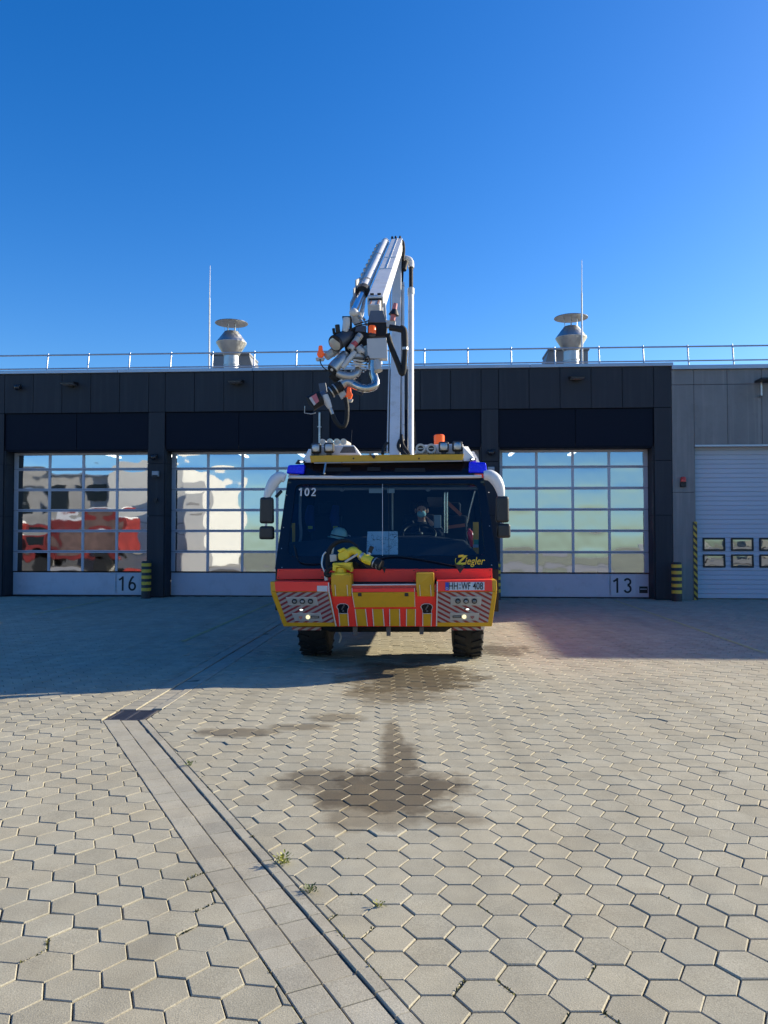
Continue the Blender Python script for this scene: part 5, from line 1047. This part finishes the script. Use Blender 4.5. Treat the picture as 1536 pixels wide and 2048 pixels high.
HB([(676, 787), (688, 780), (693, 789), (682, 798)], 0.06, 'servo_box', M_cream, -0.02)
H([(779, 655, 0.05), (793, 657, 0.04), (806, 660, 0.04)], 0.042, 'hose_union', M_chas, 16, 4)
H([(800, 655, 0.04), (808, 660, 0.04), (809.5, 675, 0.04), (810, 697, 0.04)], [0.04, 0.042, 0.042, 0.04], 'hose_elbow', M_chas, 16, 4); H([(809.5, 695, .04), (809.7, 700, .04)], 0.045, 'hose_clamp', M_galv, 16)
H([(775, 668, 0.04), (783, 695, 0.04), (795, 725, 0.04), (803, 746, 0.04), (807, 742, 0.04), (809, 720, 0.04), (810, 697, 0.04)], 0.037, 'loop_hose', M_rub, 16, 7)
H([(785, 641, 0.1), (788, 626, 0.1)], 0.033, 'red_nozzle', mat('faded_red', (0.5, 0.16, 0.17), 0.5)); H([(788, 622, 0.1), (791, 607, 0.1)], [0.035, 0.028], 'red_nozzle', mat('faded_red', (.5, .16, .17), .5)); H([(787.5, 630, 0.1), (789.5, 619, 0.1)], [0.072, 0.035], 'nozzle_skirt', M_black, 20)
for x, y in ((720, 640), (726, 636), (716, 632), (731, 646), (707, 700), (722, 690), (699, 712), (690, 742)): H([(x, y, 0.04), (x + 3, y + 4, 0.02)], 0.018, 'fitting', M_alum, 10)
HB([(700, 640), (712, 620), (722, 625), (724, 648), (712, 652)], 0.04, 'link_plate', M_cream, 0.16)

# ---------------------------------------------------------------- people and loose things in the cab
M_skin = mat('skin', (0.48, 0.27, 0.19), 0.5, var=0.06, scale=12)
M_shirt = mat('dark_shirt', (0.015, 0.02, 0.035), 0.85, var=0.2, scale=14, bump=0.3, bscale=30)
hb = P(843, 1022, 1.62); hb.z = 1.96 if False else hb.z     # middle of the face
drv = thing('person', 'driver in dark shirt with pale blue face mask seated behind the windshield', 'person', truck.matrix_basis @ Vector((hb.x, hb.y, 1.32)), YAW)
Hz = hb.z - 1.32
def skin(name, verts, edges, rad, m, root=0, sub=1, parent=None):
    me = bpy.data.meshes.new(name); me.from_pydata(verts, edges, []); me.materials.append(m); o = link(name, me, parent)
    sk = o.modifiers.new('skin', 'SKIN'); sk.use_smooth_shade = True
    for i, r in enumerate(rad): v = me.skin_vertices[0].data[i]; v.radius = r if isinstance(r, tuple) else (r, r); v.use_root = (i == root)
    s = o.modifiers.new('sub', 'SUBSURF'); s.levels = sub; s.render_levels = sub
    return o
V = [(0, 0.06, 0.05), (0, 0.05, 0.2), (0, 0.06, Hz - 0.32), (0, 0.05, Hz - 0.17), (0, 0.03, Hz - 0.1), (0, 0, Hz - 0.04), (0, 0.01, Hz + 0.05), (0, 0.02, Hz + 0.10)]
E_ = [(0, 1), (1, 2), (2, 3), (3, 4), (4, 5), (5, 6), (6, 7)]; Rd = [(0.17, 0.13), (0.16, 0.12), (0.18, 0.12), 0.06, 0.055, (0.075, 0.085), (0.08, 0.092), (0.05, 0.06)]
def arm(s, el, ha):
    b = len(V); V.extend([(s * 0.19, 0.06, Hz - 0.26), el, tuple(Vector(el) * 0.35 + Vector(ha) * 0.65), ha]); E_.extend([(2, b), (b, b + 1), (b + 1, b + 2), (b + 2, b + 3)]); Rd.extend([0.065, 0.05, 0.042, (0.034, 0.016)])
    d = (Vector(ha) - Vector(el)).normalized(); side = d.cross(Vector((0, 0, 1))).normalized()
    for k in range(5):
        o = (k - 2) * 0.017; L = (0.055, 0.075, 0.082, 0.075, 0.06)[k] if k else 0.05
        p1 = Vector(ha) + d * (0.045 if k else 0.012) + side * (o if k else -0.042); p2 = p1 + d * L * 0.5 + Vector((0, -0.005, -0.012)); c = len(V)
        V.extend([tuple(p1), tuple(p2), tuple(p2 + d * L * 0.35 + Vector((0, 0, -0.02)))]); E_.extend([(b + 3, c), (c, c + 1), (c + 1, c + 2)]); Rd.extend([0.0095, 0.009, 0.008])
arm(1, (0.27, -0.10, Hz - 0.36), (0.11, -0.10, Hz - 0.14)); arm(-1, (-0.27, -0.08, Hz - 0.46), (-0.14, -0.42, Hz - 0.42))
b = len(V)
for s in (-1, 1):
    c = len(V); V.extend([(s * 0.1, 0.0, 0.06), (s * 0.13, -0.42, 0.08), (s * 0.12, -0.46, -0.3)]); E_.extend([(0, c), (c, c + 1), (c + 1, c + 2)]); Rd.extend([0.09, 0.07, 0.05])
skin('body', V, E_, Rd, M_skin, 0, 2, drv)
sh = MB().tube([(0, 0.06, -0.02), (0, 0.05, 0.2), (0, 0.055, Hz - 0.3), (0, 0.055, Hz - 0.2), (0, 0.05, Hz - 0.15)], [0.17, 0.185, 0.2, 0.13, 0.07], 20, smooth=4)
for pts in (((0.10, 0.06, Hz - 0.22), (0.2, 0.06, Hz - 0.26), (0.26, -0.07, Hz - 0.34), (0.24, -0.1, Hz - 0.33), (0.17, -0.1, Hz - 0.22)), ((-0.10, 0.06, Hz - 0.22), (-0.2, 0.06, Hz - 0.27), (-0.26, -0.06, Hz - 0.43), (-0.23, -0.18, Hz - 0.44))): sh.tube(pts, [0.09, 0.092, 0.075, 0.07, 0.062][:len(pts)], 14, smooth=4)
sh.build('shirt', M_shirt, drv, 80)
MB().ball((0, 0.035, Hz + 0.065), (0.088, 0.095, 0.092), 18, 12).build('hair', mat('hair_dark', (0.03, 0.02, 0.016), 0.7, var=0.3, scale=60), drv, 80)
mk = MB().ball((0, -0.055, Hz - 0.045), (0.066, 0.05, 0.052), 18, 12, Matrix.Rotation(R(12), 3, 'X')).build('face_mask', mat('mask_blue', (0.25, 0.52, 0.60), 0.7, var=0.06, scale=40, bump=0.3, bscale=50), drv, 80)
for s in (-1, 1):
    MB().ball((s * 0.032, -0.083, Hz + 0.022), (0.011, 0.008, 0.007), 10, 6).build('eye', mat('eye_dark', (0.02, 0.015, 0.012), 0.2), drv, 80)
    MB().ball((s * 0.088, 0.01, Hz + 0.005), (0.012, 0.024, 0.034), 10, 8).build('ear', M_skin, drv, 80)
MB().ball((0, -0.09, Hz + 0.0), (0.013, 0.02, 0.022), 10, 8).build('nose', M_skin, drv, 80)
# helmet on the dash
hp = P(678, 1071, 0.92); hm = thing('helmet', 'pale green firefighter helmet lying on the truck dashboard', 'helmet', truck.matrix_basis @ hp, YAW)
M_hel = mat('helmet_green', (0.34, 0.56, 0.46), 0.35, var=0.05, coat=0.3)
mb = MB(); tilt = Matrix.Rotation(R(12), 3, 'Y')
prof = [(-0.03, 0.115), (0.0, 0.118), (0.04, 0.112), (0.08, 0.09), (0.105, 0.055), (0.115, 0.0)]
mb.lathe([(h, r) for h, r in prof], (0, 0, 0), (0.18, 0, 0.98), 28, cap=False).build('shell', M_hel, hm, 50)
MB().lathe([(0, 0.121), (0.012, 0.123), (0.02, 0.12)], (-0.004, 0, -0.018), (0.18, 0, 0.98), 28, cap=False).build('band', M_black, hm, 50)
MB().lathe([(0, 0.115), (0.0, 0.155), (0.008, 0.15), (0.012, 0.115)], (-0.008, 0, -0.042), (0.18, 0, 0.98), 28, cap=False).build('brim', M_hel, hm, 50)
MB().tube([(0.1, 0, 0.0), (0.15, -0.02, 0.0), (0.15, -0.03, -0.05), (0.08, -0.06, -0.07)], 0.006, 6, smooth=4).build('chin_strap', M_cream, hm, 60)
# printed sheets against the glass
def mapmat(name, sc):
    m = bpy.data.materials.new(name); m.use_nodes = True; t = m.node_tree; p = t.nodes['Principled BSDF']; p.inputs['Roughness'].default_value = 0.6
    tc = _n(t, 'ShaderNodeTexCoord'); vo = _n(t, 'ShaderNodeTexVoronoi', feature='DISTANCE_TO_EDGE'); vo.inputs['Scale'].default_value = sc; t.links.new(tc.outputs['Object'], vo.inputs['Vector'])
    no = _n(t, 'ShaderNodeTexNoise'); no.inputs['Scale'].default_value = sc * 0.35; t.links.new(tc.outputs['Object'], no.inputs['Vector'])
    l = _m(t, 'LESS_THAN', vo.outputs['Distance'], 0.035); k = _m(t, 'MULTIPLY', l, _m(t, 'GREATER_THAN', no.outputs['Fac'], 0.5))
    mx = _n(t, 'ShaderNodeMix', data_type='RGBA'); t.links.new(k, mx.inputs[0]); mx.inputs[6].default_value = (0.42, 0.62, 0.72, 1); mx.inputs[7].default_value = (0.10, 0.13, 0.15, 1); t.links.new(mx.outputs[2], p.inputs['Base Color']); return m
for k, (y0, y1, lab) in enumerate(((1063, 1081, 'upper pale blue printed map sheet behind the windshield'), (1081.5, 1109, 'lower pale blue printed map sheet behind the windshield'))):
    A = [P(x, y, dW(y) + 0.05 + k * 0.004) for x, y in ((735 - k * 1, y0), (795 + k, y0 - 0.5), (796, y1), (734 - k, y1 + 0.5))]; c = sum(A, Vector()) / 4
    o = MB().prism([a - c for a in A], [a - c + Vector((0, 0.002, 0)) for a in A]).build('map_sheet', mapmat('map_print_%d' % k, 26 + 14 * k)); o.location = truck.matrix_basis @ c; o.rotation_euler = (0, 0, YAW); tag(o, lab, 'map', 'map sheets in the windshield')
# red extinguisher by the right door
c = P(942, 1074, 1.25); ex_ = thing('fire_extinguisher', 'small red fire extinguisher beside the driver door inside the cab', 'extinguisher', truck.matrix_basis @ c, YAW)
MB().lathe([(-0.14, 0.035), (-0.13, 0.042), (0.07, 0.042), (0.10, 0.02), (0.12, 0.018)], (0, 0, 0), (-0.25, 0, 1), 18).build('cylinder', M_redp, ex_, 40); MB().box((-0.035, 0, 0.13), (0.05, 0.02, 0.03)).build('valve', M_black, ex_)
MB().tube([(-0.03, 0, 0.12), (-0.075, -0.02, 0.06), (-0.05, -0.03, -0.06)], 0.008, 6, smooth=4).build('hose', M_rub, ex_)

#WEEDS
# ---------------------------------------------------------------- weeds in the joints
M_leaf = mat('weed_leaf', (0.30, 0.31, 0.04), 0.6, var=0.35, scale=40); M_leaf2 = mat('weed_leaf_dark', (0.11, 0.15, 0.03), 0.6, var=0.35, scale=40); M_moss = mat('joint_moss', (0.10, 0.10, 0.025), 0.9, var=0.5, scale=60)
def gpt(x, y):
    dx = (x - 768) / F; dy = -(y - 1024) / F; rz_ = math.sin(PIT) + dy * math.cos(PIT); t = -CAMH / rz_; return Vector((dx * t, (math.cos(PIT) - dy * math.sin(PIT)) * t, 0))
def leaf(mb, base, d, L, wd, lift):
    d = Vector(d).normalized(); s = d.cross(Vector((0, 0, 1))).normalized(); up = Vector((0, 0, 1))
    pts = [(0, 0, 0), (0.35, 1, lift * 0.6), (0.7, 0.8, lift), (1, 0, lift * 0.8)]
    b = [base + d * L * t + up * L * h for t, w_, h in pts]
    mb.add([b[0], b[1] + s * wd, b[2] + s * wd * .8, b[3], b[2] - s * wd * .8, b[1] - s * wd, b[1] - up * wd * 0.3, b[2] - up * wd * 0.3], [(0, 1, 6), (0, 6, 5), (1, 2, 7, 6), (6, 7, 4, 5), (2, 3, 7), (7, 3, 4)])
def weed(name, pos, n, L, m, label, spread=1.0, h=0.05):
    t = thing(name, label, 'weed', pos); rg = random.Random(int(pos[0] * 1000)); mb = MB()
    for k in range(n):
        a = rg.uniform(0, 6.28); rr_ = rg.uniform(0, 0.03) * spread; leaf(mb, Vector((rr_ * math.cos(a) + rg.gauss(0, .012) * spread, rr_ * math.sin(a), rg.uniform(-0.008, h))), (math.cos(a), math.sin(a), rg.uniform(0.1, 1.1)), L * rg.uniform(0.6, 1.2), L * 0.25, rg.uniform(0.0, 0.4))
    mb.build('leaves', m, t)
    sm_ = MB()
    for k in range(5): a = rg.uniform(0, 6.28); sm_.tube([(0, 0, -0.012), (0.02 * math.cos(a), 0.02 * math.sin(a), h * 0.9)], 0.0016, 5)
    sm_.build('stems', m, t)
weed('weed', gpt(566, 1727), 64, 0.021, M_leaf, 'bright yellow green weed tuft growing beside the gutter', 1.0, 0.045)
weed('weed', gpt(619, 1783), 46, 0.017, M_leaf2, 'darker green weed growing beside the gutter below the yellow one', 0.95, 0.03)
weed('weed', gpt(380, 1531), 34, 0.016, M_leaf2, 'small dark weed beside the gutter halfway to the drain grate', 1.0, 0.03)
weed('weed', gpt(758, 1812), 20, 0.016, M_leaf, 'tiny green sprig in a paver joint right of the gutter', 0.5, 0.02)
ms = MB(); rg = random.Random(3)
for x, y, n in ((478, 1680, 10), (411, 1751, 14), (434, 1786, 12), (410, 1822, 14), (545, 1950, 12), (372, 1858, 8), (75, 1912, 14), (310, 1745, 3), (625, 1852, 8), (697, 1716, 8), (700, 1808, 6), (690, 1850, 6), (380, 1575, 8), (405, 1550, 6), (75, 1900, 10), (1095, 1795, 10), (985, 1810, 8), (1180, 1930, 8), (940, 1980, 10), (1030, 1965, 10), (1110, 2035, 12), (1235, 2030, 10), (770, 1875, 6), (600, 2030, 8), (735, 1955, 6), (1360, 1790, 6)):
    for k in range(n * 3):
        if k == 0:
            c0 = gpt(x, y); ja, jb = min(JOINTS, key=lambda e: (Vector(((e[0][0] + e[1][0]) / 2, (e[0][1] + e[1][1]) / 2, 0)) - c0).length)
        u_ = rg.random(); p = Vector((ja[0] + (jb[0] - ja[0]) * u_ + rg.gauss(0, .002), ja[1] + (jb[1] - ja[1]) * u_ + rg.gauss(0, .002), 0)); leaf(ms, p + Vector((0, 0, -0.008)), (rg.gauss(0, 1), rg.gauss(0, 1), rg.uniform(.2, 1)), rg.uniform(0.008, 0.018), 0.004, 0.2)
o = ms.build('joint_moss', M_moss); o['kind'] = 'stuff'; o['label'] = 'sparse moss and grass tufts in the paver joints'; o['category'] = 'moss'

#BEHIND
# ---------------------------------------------------------------- behind the viewer, seen mirrored in the door glazing
M_hall = mat('hall_white', (0.62, 0.60, 0.55), 0.6, var=0.06, scale=0.4); M_hgrey = mat('hall_grey', (0.36, 0.34, 0.31), 0.6, var=0.3, scale=0.4)
hl = thing('service_hall', 'pale hall behind the viewer, mirrored in the panes of door 16', 'building', (-34, -14, 0), 0)
MB().bx(-12, 9.0, -14, 0, 0, 7.4).build('wall', M_hgrey, hl); MB().bx(9.002, 15.0, -14, 0.8, 0, 8.0).build('end_block', M_hall, hl); MB().bx(-12.2, 9.0, -14, 0.25, 7.4, 7.65).build('roof', M_cop, hl)
for k in range(7): MB().bx(-11.5 + k * 3, -9.6 + k * 3, 0.002, 0.05, 4.9, 6.3).build('window', M_gloss, hl)
for k in range(5): MB().bx(-11 + k * 4, -8 + k * 4, 0.002, 0.06, 0, 3.6).build('door', mat('hall_door', (0.12, 0.12, 0.13), 0.5), hl)
MB().bx(9.2, 14.8, 0.802, 0.84, 3.1, 3.3).build('wall_band', M_hgrey, hl)
M_eng = mat('engine_red', (0.20, 0.022, 0.018), 0.4, var=0.45, scale=1.2)
def engine(x, y, lab, L=7.5):
    t = thing('parked_fire_engine', lab, 'fire engine', (x, y, 0), R(90), 'fire engines parked behind the viewer')
    t.scale = (1, 1, 1.2)
    MB().bx(-1.25, 1.25, -L / 2, L / 2 - 2.2, 0.6, 2.9).build('body', M_eng, t, bev=0.05); MB().bx(-1.25, 1.25, L / 2 - 2.15, L / 2, 0.55, 2.7).build('cab', M_eng, t, bev=0.08)
    MB().bx(-1.1, 1.1, -L / 2 + .2, L / 2 - 2.4, 2.9, 3.05).build('roof_deck', M_white, t); MB().bx(-1.1, 1.1, L / 2 - 0.001, L / 2 + 0.02, 1.5, 2.4).build('windshield', M_gloss, t)
    for s in (-1, 1):
        MB().bx(s * 1.252, s * 1.27, -L / 2 + .3, L / 2 - 2.5, 1.1, 2.6).build('shutter', mat('shutter_brown', (0.14, 0.085, 0.07), 0.5, var=0.5, scale=1.5), t); MB().bx(s * 1.252, s * 1.265, L / 2 - 1.9, L / 2 - .3, 1.6, 2.4).build('window', M_gloss, t);
        for yy in (-L / 2 + 1.6, L / 2 - 1.2): MB().lathe([(-.15, .2), (-.15, .5), (.15, .5), (.15, .2)], (s * 1.1, yy, .5), (1, 0, 0), 24).build('wheel', M_rub, t, 40)
engine(-24.5, -8.5, 'red fire engine mirrored in the right panes of door 16', 7.0); engine(-33.5, -9.0, 'red fire engine mirrored in the left panes of door 16', 8.0)
t = thing('equipment_container', 'pale container mirrored at the left edge of door 15', 'container', (-17.2, -11.0, 0), 0)
MB().bx(-1.0, 0.9, -2.5, 0, 0.1, 6.2).build('body', M_hall, t, bev=0.03)
MB().bx(-0.6, 0.5, 0.002, 0.03, 4.2, 4.7).build('vent_louvre', M_hgrey, t)

def van(x, y, rz, m, lab):  # vans added out of view to give glints in the door glazing
    t = thing('glint_van', lab, 'van', (x, y, 0), rz, 'vans added behind the viewer for glints')
    q = [(-2.4, 0.35), (2.4, 0.35), (2.5, 1.0), (1.9, 1.25), (1.3, 2.1), (-2.4, 2.2)]
    MB().prism([(a, -0.95, b) for a, b in q], [(a, 0.95, b) for a, b in q]).build('body', m, t, bev=0.05)
    for s in (-1, 1):
        MB().bx(0.2, 1.25, s * 0.952, s * 0.97, 1.25, 1.95).build('window', M_gloss, t)
        for xx in (-1.5, 1.6): MB().lathe([(-.11, .15), (-.11, .34), (.11, .34), (.11, .15)], (xx, s * 0.88, .34), (0, 1, 0), 20).build('wheel', M_rub, t, 40)
van(19, -24, R(12), M_hall, 'white van added for glints low in the left panes of door 13'); van(27, -27, R(-20), mat('van_grey', (0.20, 0.20, 0.19), 0.4), 'grey van added for glints low in the right panes of door 13'); van(-9.5, -26, R(5), mat('van_green', (0.32, 0.36, 0.06), 0.4), 'yellow green van added for glints low in the panes of door 15')
